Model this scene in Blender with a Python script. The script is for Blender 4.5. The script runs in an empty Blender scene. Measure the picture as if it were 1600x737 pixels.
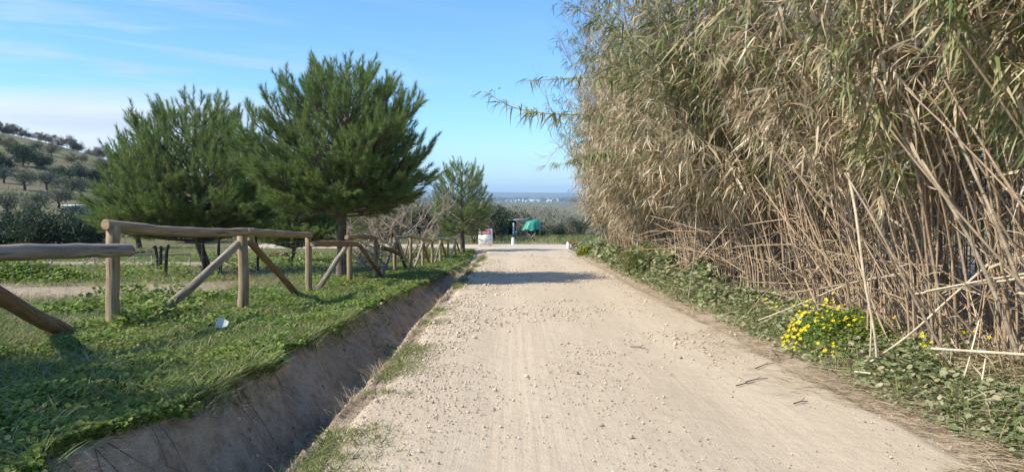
import bpy, math
import numpy as np
from mathutils import Vector, Matrix

rng = np.random.default_rng(11)
R = math.radians
sc = bpy.context.scene
COL = sc.collection

# ------------------------------------------------------------------ camera
F, CX, CY = 1186.0, 800.0, 368.5
PITCH = R(3.14)
EYE = 1.55
cam_d = bpy.data.cameras.new("camera")
cam = bpy.data.objects.new("camera", cam_d)
COL.objects.link(cam)
cam_d.sensor_width = 36.0
cam_d.lens = 36.0 * F / 1600.0
cam_d.clip_start = 0.05
cam_d.clip_end = 40000
cam.location = (0, 0, EYE)
cam.rotation_euler = (math.pi / 2 - PITCH, 0, 0)
sc.camera = cam


def ray(px, py):
    x, z, y = (px - CX) / F, (CY - py) / F, 1.0
    c, s = math.cos(PITCH), math.sin(PITCH)
    return np.array([x, y * c + z * s, z * c - y * s])


def at(px, py, Y):
    d = ray(px, py)
    return np.array([0, 0, EYE]) + d * (Y / d[1])


# ------------------------------------------------------------------ numpy noise
def vnoise(x, y, seed=0):
    x = np.asarray(x, float); y = np.asarray(y, float)
    xi = np.floor(x); yi = np.floor(y)
    fx = x - xi; fy = y - yi
    fx = fx * fx * (3 - 2 * fx); fy = fy * fy * (3 - 2 * fy)
    def h(a, b):
        v = np.sin(a * 127.1 + b * 311.7 + seed * 74.7) * 43758.5453
        return v - np.floor(v)
    a = h(xi, yi); b = h(xi + 1, yi); c = h(xi, yi + 1); d = h(xi + 1, yi + 1)
    return (a * (1 - fx) + b * fx) * (1 - fy) + (c * (1 - fx) + d * fx) * fy


def fbm(x, y, seed=0, octaves=4):
    s = 0; a = 0.5; f = 1.0
    for k in range(octaves):
        s = s + a * vnoise(x * f, y * f, seed + k * 3)
        a *= 0.5; f *= 2.03
    return s / (1 - 0.5 ** octaves)


def sstep(a, b, x):
    t = np.clip((x - a) / (b - a), 0, 1)
    return t * t * (3 - 2 * t)


# ------------------------------------------------------------------ terrain heights
def road_z(Y):
    Y = np.asarray(Y, float)
    return np.where(Y < 48, -0.0363 * Y, -1.7424 - 0.08 * (1 - np.exp(-(np.maximum(Y, 48) - 48) * 0.4)))


def bank_z(Y):
    a = 0.5 - 0.058 * Y
    k = 6.0
    m = -1.95
    t = np.clip((a - m) * k / 2, -30, 30)
    return m + np.log1p(np.exp(2 * t)) / (k)     # soft maximum


def rim_left(Y):
    return -2.05 + 0.34 * (fbm(Y * 0.55, Y * 0 + 3.1, 5) - 0.5) + 0.18 * (fbm(Y * 2.1, Y * 0 + 1.7, 6) - 0.5) - 0.10 * np.exp(-((Y - 11.5) / 1.2) ** 2)


def rim_right(Y):
    return -1.38 + 0.16 * (fbm(Y * 0.7, Y * 0 + 9.3, 15) - 0.5)


VAL_Y = np.array([50, 62, 80, 120, 200, 400, 800, 1400, 1700, 2300, 3000, 9000.])
VAL_Z = np.array([-1.82, -1.95, -3.6, -6.6, -9.6, -13.2, -16.0, -17.5, -21, -25, -26, -27.])


def ground(X, Y, fine=True):
    X = np.asarray(X, float); Y = np.asarray(Y, float)
    rz = road_z(Y)
    fz = bank_z(Y)
    w = sstep(37, 43, Y)
    fz = fz * (1 - w) + rz * w
    fz = fz + 0.10 * (fbm(X * 0.5, Y * 0.5, 21) - 0.5) * sstep(-2.1, -3.5, X) * (1 - w)
    # right verge
    vz = rz + 0.14 * sstep(3.1, 3.8, X) + 0.22 * sstep(3.9, 6.0, X) + 0.06 * (fbm(X * 1.2, Y * 1.2, 31) - 0.5) * sstep(3.2, 3.8, X)
    vz = vz * (1 - w) + rz * w
    z = np.where(X < 0, fz, vz)
    # road bed
    xl = rim_left(Y); xr = rim_right(Y)
    bed = (X > xr) & (X < 3.1)
    z = np.where(bed, rz - 0.03, z)
    # ditch
    on = sstep(41, 33, Y)
    bot = rz - 0.29 + 0.10 * (fbm(Y * 0.9, X * 0 + 5, 41) - 0.5)
    wn = 0.15 * (fbm(X * 3, Y * 2.2, 43) - 0.5) + 0.08 * (fbm(X * 11, Y * 9, 44) - 0.5)
    px0 = xl; px1 = xl + 0.06; px2 = xl + 0.43 + 0.26 * (fbm(Y * 1.15, X * 0 + 2, 45) - 0.5) + 0.10 * (fbm(Y * 4, X * 2, 46) - 0.5); px3 = np.maximum(xr - 0.18, px2 + 0.03); px4 = xr
    top = fz
    def lerp(a, b, t): return a + (b - a) * np.clip(t, 0, 1)
    d = lerp(top, top - 0.10, (X - px0) / 0.06)
    d = np.where(X > px1, lerp(top - 0.10, bot, ((X - px1) / (px2 - px1)) ** 0.9 if False else (X - px1) / (px2 - px1)), d)
    d = np.where(X > px2, lerp(bot, bot + 0.02, (X - px2) / np.maximum(px3 - px2, 0.05)), d)
    d = np.where(X > px3, bot + 0.02 + (rz + 0.005 - bot - 0.02) * np.sin(np.clip((X - px3) / np.maximum(px4 - px3, 0.05), 0, 1) * math.pi / 2) ** 0.8, d)
    d = d + wn * ((X > px1) & (X < px4))
    ind = (X >= px0) & (X <= px4)
    lin = lerp(fz, rz - 0.03, (X - px0) / (px4 - px0))
    z = np.where(ind, lin * (1 - on) + d * on, z)
    # valley beyond the crossing
    vy = np.interp(Y, VAL_Y, VAL_Z)
    z = np.where(Y > 50, vy + (Y > 56) * 0, z)
    roll = (fbm(X / 120.0, Y / 120.0, 51) - 0.5) * 5.0 * sstep(90, 350, Y) * sstep(2600, 1500, Y)
    z = z + roll
    # left hill
    Ys = np.maximum(Y, 1.0)
    lat = np.exp(-((X / Ys + 0.74) / 0.36) ** 2)
    t = np.clip((Y - 45) / 155, 0, 1.0)
    hill = 28.5 * t ** 1.3 * lat * sstep(900, 240, Y)
    hill = hill * np.where(X < 0, 1, 0)
    z = z + hill + 0.5 * (fbm(X / 9, Y / 9, 61) - 0.5) * t * lat
    # mid-slope shoulder left of the valley view
    z = z + 7.0 * np.exp(-((X / Ys + 0.10) / 0.10) ** 2) * sstep(150, 420, Y) * sstep(1300, 600, Y)
    # far hills
    far = sstep(5600, 7600, Y) * (16 + 52 * fbm(X / 1500.0 + 3.3, Y * 0 + 0.5, 71, 3))
    z = z + far
    return z


def g(x, y):
    return float(ground(np.array([x]), np.array([y]))[0])


# ------------------------------------------------------------------ mesh builder
class MB:
    def __init__(s): s.v = []; s.f = []; s.n = 0

    def add(s, V, Fc):
        V = np.asarray(V, float).reshape(-1, 3); Fc = np.asarray(Fc, np.int64)
        s.v.append(V); s.f.append(Fc + s.n); s.n += len(V)
        return s

    def mesh(s, name, mat, smooth=False, origin=(0, 0, 0)):
        me = bpy.data.meshes.new(name)
        V = np.concatenate(s.v) - np.asarray(origin, float)
        idx = np.concatenate([f.ravel() for f in s.f])
        tot = np.concatenate([np.full(len(f), f.shape[1], np.int64) for f in s.f])
        st = np.concatenate([[0], np.cumsum(tot)[:-1]])
        me.vertices.add(len(V)); me.vertices.foreach_set("co", V.astype(np.float32).ravel())
        me.loops.add(len(idx)); me.loops.foreach_set("vertex_index", idx.astype(np.int32))
        me.polygons.add(len(tot)); me.polygons.foreach_set("loop_start", st.astype(np.int32))
        me.update(calc_edges=True)
        if smooth: me.polygons.foreach_set("use_smooth", np.ones(len(tot), bool))
        for m in (mat if isinstance(mat, (list, tuple)) else [mat]): me.materials.append(m)
        return me


def link(name, me, parent=None, loc=(0, 0, 0)):
    o = bpy.data.objects.new(name, me); COL.objects.link(o)
    o.location = tuple(float(c) for c in loc)
    if parent is not None: o.parent = parent
    return o


def tag(o, label=None, cat=None, group=None, kind=None):
    if label: o["label"] = label
    if cat: o["category"] = cat
    if group: o["group"] = group
    if kind: o["kind"] = kind
    return o


def thing(name, label, cat, loc, group=None, rz=0.0):
    e = bpy.data.objects.new(name, None); COL.objects.link(e)
    e.location = tuple(float(c) for c in loc); e.rotation_euler = (0, 0, rz); e.empty_display_size = 0.2
    return tag(e, label, cat, group)


def part(name, mb, mat, parent, smooth=False, label=None):
    """mesh given in world coordinates, parented to an unrotated Empty"""
    org = parent.location if parent is not None else (0, 0, 0)
    p = parent
    base = np.array(org)
    if p is not None and p.parent is not None: base = base + np.array(p.parent.location)
    o = link(name, mb.mesh(name, mat, smooth, base), parent)
    if label: o["label"] = label
    return o


def copy_thing(src, name=None, loc=None, rz=None, scale=None, label=None, group=None, cat=None):
    r = src.copy(); COL.objects.link(r)
    if name: r.name = name
    if loc is not None: r.location = tuple(float(c) for c in loc)
    if rz is not None: r.rotation_euler = (0, 0, rz)
    if scale is not None: r.scale = scale if isinstance(scale, tuple) else (scale,) * 3
    tag(r, label, cat, group)
    for ch in list(src.children):
        c = ch.copy(); COL.objects.link(c); c.parent = r
        for gch in list(ch.children):
            d = gch.copy(); COL.objects.link(d); d.parent = c
    return r


def norm(v):
    v = np.asarray(v, float)
    return v / np.maximum(np.linalg.norm(v, axis=-1, keepdims=True), 1e-9)


def tube(P, rad, n=6, cap=True, mb=None, wob=0.0):
    P = np.asarray(P, float); k = len(P)
    rad = np.broadcast_to(np.asarray(rad, float), (k,))
    T = norm(np.gradient(P, axis=0))
    up = np.array([0, 0, 1.0])
    if abs(T[0] @ up) > 0.9: up = np.array([1.0, 0.1, 0])
    U = norm(np.cross(T, up)); W = np.cross(T, U)
    a = np.arange(n) / n * 2 * math.pi
    rr = rad[:, None] * (1 + wob * rng.normal(size=(k, n))) if wob else np.repeat(rad[:, None], n, 1)
    V = P[:, None] + rr[..., None] * (np.cos(a)[None, :, None] * U[:, None] + np.sin(a)[None, :, None] * W[:, None])
    V = V.reshape(-1, 3)
    i = np.arange(k - 1)[:, None] * n; j = np.arange(n)[None]; j2 = (j + 1) % n
    Q = np.stack([i + j, i + j2, i + n + j2, i + n + j], -1).reshape(-1, 4)
    mb = mb or MB()
    mb.add(V, Q)
    if cap:
        s = mb.n
        c0 = np.concatenate([V[:n], P[:1]]); c1 = np.concatenate([V[-n:], P[-1:]])
        mb.add(c0, np.stack([(np.arange(n) + 1) % n, np.arange(n), np.full(n, n)], -1))
        mb.add(c1, np.stack([np.arange(n), (np.arange(n) + 1) % n, np.full(n, n)], -1))
    return mb


def box(mb, c, s, rot=None):
    x, y, z = np.array(s) / 2.0
    V = np.array([[-x, -y, -z], [x, -y, -z], [x, y, -z], [-x, y, -z], [-x, -y, z], [x, -y, z], [x, y, z], [-x, y, z]])
    if rot is not None: V = V @ np.array(Matrix.Rotation(rot, 3, 'Z')).T
    mb.add(V + np.array(c), [[0, 3, 2, 1], [4, 5, 6, 7], [0, 1, 5, 4], [1, 2, 6, 5], [2, 3, 7, 6], [3, 0, 4, 7]])
    return mb


def frames(d, roll_up=None, jitter=0.5):
    """bases with x along d; random roll"""
    d = norm(d); N = len(d)
    up = np.array([0, 0, 1.0]) + rng.normal(scale=jitter, size=(N, 3)) if roll_up is None else roll_up
    s = norm(np.cross(up, d)); nrm = np.cross(d, s)
    return np.stack([d, s, nrm], -1)      # columns


def scatter(mb, TV, TF, pos, B, scale):
    N = len(pos); k = len(TV)
    scale = np.asarray(scale, float)
    if scale.ndim == 1: scale = np.repeat(scale[:, None], 3, 1)
    L = TV[None] * scale[:, None, :]
    V = np.einsum('nij,nkj->nki', B, L) + pos[:, None]
    for f in (TF if isinstance(TF, list) else [TF]):
        f = np.asarray(f)
        if f is TF: pass
    faces = np.asarray(TF)[None] + (np.arange(N) * k)[:, None, None]
    mb.add(V.reshape(-1, 3), faces.reshape(-1, faces.shape[-1]))
    return mb


def strip_leaf(nseg=3, w=0.08, droop=0.35, fold=0.0, peak=0.3, twist=0.0):
    t = np.linspace(0, 1, nseg + 1)
    hw = w / 2 * np.where(t < peak, 0.35 + 0.65 * t / peak, np.maximum((1 - t) / (1 - peak), 0.0) ** 0.8)
    hw[-1] = w * 0.03
    z = -droop * t ** 2
    x = np.sqrt(np.maximum(1 - droop ** 2 * 0.6, 0.1)) * t
    a = twist * t
    L = np.stack([x, hw * np.cos(a), z + hw * (fold + np.sin(a))], -1); Rr = np.stack([x, -hw * np.cos(a), z + hw * (fold - np.sin(a))], -1)
    V = np.stack([L, Rr], 1).reshape(-1, 3)
    Fq = np.array([[2 * i, 2 * i + 1, 2 * i + 3, 2 * i + 2] for i in range(nseg)])
    return V, Fq


def disc_leaf(n=7, cup=0.15, lobes=0.0):
    a = np.arange(n) / n * 2 * math.pi
    r = 0.5 * (1 + lobes * np.cos(a * 3.5 * 2))
    V = np.concatenate([[[0.5, 0, -cup * 0.5]], np.stack([0.5 + r * np.cos(a), r * np.sin(a), np.zeros(n)], -1)])
    Ft = np.array([[0, 1 + i, 1 + (i + 1) % n] for i in range(n)])
    return V, Ft


# ------------------------------------------------------------------ materials
def mat(name):
    m = bpy.data.materials.new(name); m.use_nodes = True
    nt = m.node_tree; b = nt.nodes["Principled BSDF"]
    return m, nt, b


def nd(nt, t, **kw):
    n = nt.nodes.new(t)
    for k, v in kw.items():
        if k in n.inputs: n.inputs[k].default_value = v
        else: setattr(n, k, v)
    return n


def ramp(nt, fac, stops):
    r = nt.nodes.new("ShaderNodeValToRGB")
    el = r.color_ramp.elements
    while len(el) > 1: el.remove(el[-1])
    el[0].position = stops[0][0]; el[0].color = (*stops[0][1], 1)
    for p, c in stops[1:]:
        e = el.new(p); e.color = (*c, 1)
    nt.links.new(fac, r.inputs[0])
    return r.outputs[0]


def mixc(nt, fac, a, b, mode='MIX'):
    m = nt.nodes.new("ShaderNodeMix"); m.data_type = 'RGBA'; m.blend_type = mode
    for sock, v in ((m.inputs[0], fac), (m.inputs[6], a), (m.inputs[7], b)):
        if hasattr(v, "is_output"): nt.links.new(v, sock)
        elif isinstance(v, (int, float)): sock.default_value = v
        else: sock.default_value = (*v, 1)
    return m.outputs[2]


def mth(nt, op, a, b=0.0, clamp=False):
    m = nt.nodes.new("ShaderNodeMath"); m.operation = op; m.use_clamp = clamp
    for i, v in enumerate((a, b)):
        if hasattr(v, "is_output"): nt.links.new(v, m.inputs[i])
        else: m.inputs[i].default_value = v
    return m.outputs[0]


def noise(nt, scale, detail=4, rough=0.55, coord='Object', stretch=None):
    tc = nt.nodes.new("ShaderNodeTexCoord")
    o = tc.outputs[coord]
    if stretch:
        mp = nt.nodes.new("ShaderNodeMapping"); mp.inputs['Scale'].default_value = stretch
        nt.links.new(o, mp.inputs[0]); o = mp.outputs[0]
    n = nd(nt, "ShaderNodeTexNoise", Scale=scale, Detail=detail, Roughness=rough)
    nt.links.new(o, n.inputs['Vector'])
    return n.outputs[0]


def bump(nt, b, h, strength=0.5, dist=0.02):
    bp = nd(nt, "ShaderNodeBump", Strength=strength, Distance=dist)
    nt.links.new(h, bp.inputs['Height']); nt.links.new(bp.outputs[0], b.inputs['Normal'])


def leaf_mat(name, stops, rough=0.55, trans=0.25, spec=0.3, patch=None):
    m, nt, b = mat(name)
    geo = nt.nodes.new("ShaderNodeNewGeometry")
    c = ramp(nt, geo.outputs['Random Per Island'], stops)
    if patch:
        n = noise(nt, patch[0], 2, coord='Object')
        f = ramp(nt, n, [(0.38, (0, 0, 0)), (0.62, (1, 1, 1))])
        c = mixc(nt, mth(nt, 'MULTIPLY', f, patch[2]), c, patch[1])
    nt.links.new(c, b.inputs['Base Color'])
    b.inputs['Roughness'].default_value = rough
    b.inputs['Specular IOR Level'].default_value = spec
    if trans:
        t = nt.nodes.new("ShaderNodeBsdfTranslucent"); nt.links.new(c, t.inputs[0])
        mx = nt.nodes.new("ShaderNodeMixShader"); mx.inputs[0].default_value = trans
        out = nt.nodes["Material Output"]
        nt.links.new(b.outputs[0], mx.inputs[1]); nt.links.new(t.outputs[0], mx.inputs[2]); nt.links.new(mx.outputs[0], out.inputs[0])
    return m


def simple(name, col, rough=0.6, var=0.15, scale=12, metallic=0.0, bumpd=0.0):
    m, nt, b = mat(name)
    n = noise(nt, scale)
    lo = tuple(c * (1 - var) for c in col); hi = tuple(min(1, c * (1 + var)) for c in col)
    nt.links.new(ramp(nt, n, [(0.3, lo), (0.7, hi)]), b.inputs['Base Color'])
    b.inputs['Roughness'].default_value = rough; b.inputs['Metallic'].default_value = metallic
    if bumpd: bump(nt, b, n, 0.6, bumpd)
    return m


M = {}
# ground sheet: bare soil / turf by the painted masks 'bare' and 'wild'
m, nt, b = mat("ground_soil"); M['ground'] = m
at1 = nd(nt, "ShaderNodeAttribute", attribute_name="bare"); at2 = nd(nt, "ShaderNodeAttribute", attribute_name="far")
n1 = noise(nt, 1.3, 6); n2 = noise(nt, 14, 5); n3 = noise(nt, 90, 3)
soil = ramp(nt, n2, [(0.25, (0.40, 0.295, 0.195)), (0.5, (0.60, 0.465, 0.33)), (0.75, (0.72, 0.60, 0.45))])
soil = mixc(nt, 0.45, soil, ramp(nt, n3, [(0.3, (0.22, 0.165, 0.115)), (0.7, (0.56, 0.48, 0.37))]))
turf = ramp(nt, n2, [(0.3, (0.08, 0.095, 0.032)), (0.5, (0.15, 0.165, 0.055)), (0.7, (0.26, 0.23, 0.11))])
turf = mixc(nt, ramp(nt, n1, [(0.45, (0, 0, 0)), (0.7, (0.7, 0.7, 0.7))]), turf, (0.25, 0.215, 0.11))
c = mixc(nt, mth(nt, 'ADD', at1.outputs['Fac'], mth(nt, 'MULTIPLY', mth(nt, 'SUBTRACT', n1, 0.5), 0.5), True), turf, soil)
f1 = noise(nt, 0.012, 5); f2 = noise(nt, 0.12, 4, stretch=(1, 2.5, 1))
farc = mixc(nt, 0.5, ramp(nt, f1, [(0.3, (0.06, 0.075, 0.032)), (0.5, (0.135, 0.13, 0.065)), (0.60, (0.115, 0.165, 0.055)), (0.72, (0.40, 0.34, 0.23))]),
            ramp(nt, f2, [(0.35, (0.11, 0.115, 0.055)), (0.6, (0.27, 0.235, 0.14))]))
c = mixc(nt, at2.outputs['Fac'], c, farc)
nt.links.new(c, b.inputs['Base Color']); b.inputs['Roughness'].default_value = 0.95; b.inputs['Specular IOR Level'].default_value = 0.15
n4 = noise(nt, 5, 6, 0.7)
cs = b.inputs['Base Color'].links[0].from_socket; nt.links.new(mixc(nt, mth(nt, 'MULTIPLY', ramp(nt, n4, [(0.38, (1, 1, 1)), (0.52, (0, 0, 0))]), 0.45), cs, (0.19, 0.135, 0.085)), b.inputs['Base Color'])
bump(nt, b, mth(nt, 'ADD', mth(nt, 'ADD', n2, mth(nt, 'MULTIPLY', n4, 1.5)), mth(nt, 'MULTIPLY', n3, 0.5)), 0.9, 0.05)

# dirt road
m, nt, b = mat("road_dirt"); M['road'] = m
n1 = noise(nt, 0.5, 5, stretch=(1.6, 0.5, 1)); n2 = noise(nt, 10, 6, 0.65); n3 = noise(nt, 70, 4, 0.7)
tr = noise(nt, 5.0, 6, 0.75, stretch=(5.0, 0.06, 1))
c = ramp(nt, n1, [(0.3, (0.45, 0.355, 0.235)), (0.5, (0.545, 0.445, 0.305)), (0.7, (0.61, 0.51, 0.365))])
c = mixc(nt, 0.35, c, ramp(nt, n2, [(0.3, (0.44, 0.36, 0.26)), (0.7, (0.66, 0.58, 0.46))]))
c = mixc(nt, 0.28, c, ramp(nt, n3, [(0.25, (0.30, 0.24, 0.17)), (0.5, (0.56, 0.48, 0.36)), (0.75, (0.72, 0.64, 0.52))]))
c = mixc(nt, 0.25, c, ramp(nt, tr, [(0.35, (0.44, 0.36, 0.26)), (0.6, (0.64, 0.56, 0.43))]))
nt.links.new(c, b.inputs['Base Color']); b.inputs['Roughness'].default_value = 0.95; b.inputs['Specular IOR Level'].default_value = 0.15
n5 = noise(nt, 260, 3, 0.8); c = mixc(nt, 0.22, c, ramp(nt, n5, [(0.3, (0.22, 0.17, 0.12)), (0.5, (0.56, 0.46, 0.34)), (0.7, (0.78, 0.70, 0.58))])); nt.links.new(c, b.inputs['Base Color'])
bump(nt, b, mth(nt, 'ADD', mth(nt, 'ADD', n2, mth(nt, 'MULTIPLY', n3, 0.6)), mth(nt, 'MULTIPLY', tr, 0.5)), 0.7, 0.022)

M['stone'] = leaf_mat("gravel_stone", [(0, (0.36, 0.29, 0.21)), (0.5, (0.52, 0.44, 0.34)), (1, (0.68, 0.61, 0.50))], 0.9, 0, 0.2)


def wood(name, lo, mid, hi, across=26, streak=1.1):
    m, nt, b = mat(name)
    n = noise(nt, 1.0, 6, 0.65, stretch=(across, across, streak))
    n2 = noise(nt, 2.2, 3, stretch=(1, 1, 1)); n3 = noise(nt, 42, 2, stretch=(1, 1, 0.05))
    c = ramp(nt, n, [(0.28, lo), (0.5, mid), (0.72, hi)])
    c = mixc(nt, mth(nt, 'MULTIPLY', ramp(nt, n2, [(0.45, (0, 0, 0)), (0.7, (1, 1, 1))]), 0.5), c, tuple(x * 0.62 for x in mid))
    c = mixc(nt, ramp(nt, n3, [(0.32, (0.85, 0.85, 0.85)), (0.41, (0, 0, 0))]), c, tuple(x * 0.4 for x in lo))
    nt.links.new(c, b.inputs['Base Color']); b.inputs['Roughness'].default_value = 0.8
    bump(nt, b, mth(nt, 'ADD', n, n3), 0.6, 0.008)
    return m


M['wood'] = wood("weathered_pine_wood", (0.17, 0.115, 0.06), (0.33, 0.245, 0.145), (0.46, 0.37, 0.24))
M['wood_red'] = wood("reddish_pine_wood", (0.13, 0.065, 0.03), (0.26, 0.15, 0.075), (0.36, 0.23, 0.13))
M['wood_grey'] = wood("grey_weathered_wood", (0.13, 0.105, 0.075), (0.30, 0.25, 0.185), (0.43, 0.38, 0.30))
M['wood_end'] = simple("cut_wood_end", (0.36, 0.25, 0.13), 0.85, 0.3, 30)
M['wire'] = simple("galvanised_wire", (0.35, 0.35, 0.34), 0.5, 0.1, 20, 0.6)
M['bark'] = simple("pine_bark", (0.145, 0.11, 0.085), 0.95, 0.5, 9, 0, 0.03)
M['bark_pale'] = simple("grey_fig_bark", (0.38, 0.31, 0.235), 0.9, 0.3, 7, 0, 0.01)
M['bark_dark'] = simple("dark_olive_bark", (0.075, 0.06, 0.05), 0.95, 0.4, 7, 0, 0.02)
M['twig_pink'] = simple("pinkish_bare_twig", (0.27, 0.21, 0.19), 0.9, 0.25, 5)
M['needle'] = leaf_mat("pine_needles", [(0, (0.115, 0.185, 0.05)), (0.5, (0.19, 0.28, 0.08)), (0.85, (0.275, 0.365, 0.12)), (0.96, (0.31, 0.34, 0.14)), (1, (0.36, 0.26, 0.13))], 0.6, 0.35, 0.2)
M['leaf_dark'] = leaf_mat("dark_glossy_leaves", [(0, (0.022, 0.042, 0.02)), (0.6, (0.045, 0.075, 0.036)), (1, (0.09, 0.125, 0.065))], 0.6, 0.15, 0.2)
M['leaf_olive'] = leaf_mat("olive_leaves", [(0, (0.09, 0.11, 0.06)), (0.5, (0.15, 0.165, 0.105)), (1, (0.23, 0.235, 0.17))], 0.85, 0.2, 0.1)
M['leaf_brown'] = leaf_mat("dry_oak_leaves", [(0, (0.20, 0.13, 0.075)), (0.5, (0.33, 0.23, 0.14)), (1, (0.46, 0.35, 0.23))], 0.7, 0.25)
M['leaf_scrub'] = leaf_mat("brown_green_scrub", [(0, (0.08, 0.075, 0.042)), (0.4, (0.155, 0.135, 0.085)), (0.75, (0.25, 0.22, 0.15)), (1, (0.12, 0.14, 0.065))], 0.7, 0.15)
M['clover'] = leaf_mat("clover_leaves", [(0, (0.075, 0.145, 0.028)), (0.5, (0.155, 0.26, 0.05)), (0.85, (0.27, 0.37, 0.085)), (1, (0.44, 0.42, 0.18))], 0.6, 0.38, 0.2,
                       patch=(0.6, (0.27, 0.31, 0.07), 0.45))
M['grass'] = leaf_mat("grass_blades", [(0, (0.085, 0.14, 0.03)), (0.5, (0.17, 0.225, 0.055)), (0.8, (0.27, 0.28, 0.10)), (1, (0.46, 0.40, 0.22))], 0.55, 0.3, 0.3)
M['mallow'] = leaf_mat("dusty_mallow_leaves", [(0, (0.15, 0.195, 0.075)), (0.5, (0.26, 0.30, 0.14)), (0.85, (0.40, 0.41, 0.245)), (1, (0.54, 0.48, 0.31))], 0.7, 0.3, 0.2)
M['fresh'] = leaf_mat("yellow_green_grass", [(0, (0.22, 0.28, 0.04)), (1, (0.45, 0.48, 0.09))], 0.55, 0.35, 0.3)
M['straw'] = leaf_mat("dry_straw", [(0, (0.22, 0.17, 0.10)), (0.5, (0.40, 0.32, 0.20)), (1, (0.60, 0.51, 0.35))], 0.7, 0.2)
M['yellow'] = leaf_mat("yellow_petals", [(0, (0.78, 0.62, 0.01)), (1, (0.88, 0.80, 0.03))], 0.5, 0.3)
M['reed_leaf'] = leaf_mat("reed_leaves", [(0, (0.13, 0.17, 0.07)), (0.12, (0.24, 0.25, 0.12)), (0.16, (0.17, 0.12, 0.075)), (0.28, (0.33, 0.25, 0.155)), (0.55, (0.56, 0.45, 0.295)), (0.82, (0.76, 0.64, 0.455)), (1, (0.92, 0.83, 0.66))], 0.6, 0.35, 0.3,
                          patch=(0.9, (0.24, 0.235, 0.115), 0.25))
M['reed_green'] = leaf_mat("green_reed_leaves", [(0, (0.12, 0.17, 0.06)), (0.5, (0.20, 0.25, 0.095)), (0.75, (0.34, 0.32, 0.15)), (1, (0.58, 0.49, 0.30))], 0.55, 0.35, 0.3)
m = leaf_mat("dry_reed_stem", [(0, (0.20, 0.135, 0.08)), (0.45, (0.36, 0.265, 0.17)), (0.8, (0.52, 0.405, 0.275)), (1, (0.70, 0.59, 0.43))], 0.55, 0, 0.35); M['cane'] = m
nt = m.node_tree; b = nt.nodes["Principled BSDF"]; src = b.inputs['Base Color'].links[0].from_socket
wv = noise(nt, 7, 3); nt.links.new(mixc(nt, mth(nt, 'MULTIPLY', ramp(nt, wv, [(0.35, (1, 1, 1)), (0.55, (0, 0, 0))]), 0.45), src, (0.17, 0.13, 0.085)), b.inputs['Base Color'])
M['white'] = simple("white_painted", (0.80, 0.80, 0.78), 0.6, 0.04, 6)
M['red'] = simple("faded_red_print", (0.55, 0.10, 0.11), 0.6, 0.12, 20)
M['print_pale'] = simple("pale_print", (0.78, 0.55, 0.54), 0.6, 0.05)
M['print_dark'] = simple("dark_flaking_print", (0.10, 0.10, 0.10), 0.8, 0.3)
M['blue_paint'] = simple("pale_blue_paint", (0.33, 0.44, 0.58), 0.7, 0.2, 6)
M['concrete'] = simple("grey_concrete", (0.30, 0.29, 0.28), 0.9, 0.2, 3, 0, 0.01)
M['metal_roof'] = simple("pale_sheet_metal", (0.55, 0.56, 0.57), 0.5, 0.12, 3, 0.2)
M['tarp'] = simple("green_tarpaulin", (0.04, 0.30, 0.21), 0.45, 0.2, 5)
M['dark_boards'] = simple("dark_boards", (0.03, 0.027, 0.03), 0.9, 0.3, 6)
M['dog'] = simple("russet_fur", (0.25, 0.09, 0.035), 0.85, 0.3, 15)
M['dog_dark'] = simple("dark_dog_nose", (0.02, 0.015, 0.012), 0.5, 0.1)
M['plastic'] = simple("milky_plastic", (0.66, 0.68, 0.66), 0.35, 0.08, 10)
M['bench'] = simple("dark_red_bench_wood", (0.09, 0.035, 0.028), 0.8, 0.3, 8)
M['house'] = simple("whitewashed_wall", (0.78, 0.76, 0.72), 0.8, 0.06, 0.3)
M['rock'] = simple("pale_rock", (0.55, 0.52, 0.46), 0.9, 0.2, 4, 0, 0.03)

# ------------------------------------------------------------------ ground sheet
ys = np.concatenate([np.arange(-9, 2, 0.5), np.arange(2, 14, 0.055), np.arange(14, 46, 0.17), np.geomspace(46, 9000, 135)])
xs = np.concatenate([-np.geomspace(6.2, 9000, 75)[::-1], np.arange(-6, -2.5, 0.12), np.arange(-2.5, -0.95, 0.03), np.arange(-0.9, 6, 0.15), np.geomspace(6.1, 9000, 65)])
XX, YY = np.meshgrid(xs, ys)
ZZ = ground(XX, YY)
mb = MB(); nx, ny = len(xs), len(ys)
ii = (np.arange(ny - 1)[:, None] * nx + np.arange(nx - 1)[None]).ravel()
mb.add(np.stack([XX, YY, ZZ], -1).reshape(-1, 3), np.stack([ii, ii + 1, ii + nx + 1, ii + nx], -1))
me = mb.mesh("ground", M['ground'], True)


def bare_mask(X, Y):
    xl = rim_left(Y); xr = rim_right(Y)
    d = sstep(xl - 0.06, xl + 0.05, X) * sstep(3.5, 3.2, X) * sstep(60, 52, Y)
    # trodden strip in the field beyond the fence, path further off
    s1 = np.exp(-((Y - 15.2 - 0.09 * (X + 8)) / 2.6) ** 2) * sstep(-4.9, -6.5, X) * 1.1
    s1 = s1 * sstep(0.35, 0.55, fbm(X * 0.6, Y * 0.6, 81) + 0.12)
    s2 = sstep(2.7, 1.9, np.abs(Y - (31.5 - 0.12 * (X + 20)))) * sstep(-9.5, -12, X) * 1.5
    s3 = np.exp(-(((X + 8.3) / 2.6) ** 2 + ((Y - 22.5) / 2.0) ** 2)) * 0.8
    s4 = np.exp(-(((X + 4.2) / 1.3) ** 2 + ((Y - 14.2) / 1.0) ** 2)) * 0.5
    rb = sstep(4.1, 4.6, X) * sstep(40, 34, Y) * 0.8
    return np.clip(np.maximum.reduce([d, s1, s2, s3, s4, rb]), 0, 1)


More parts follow.
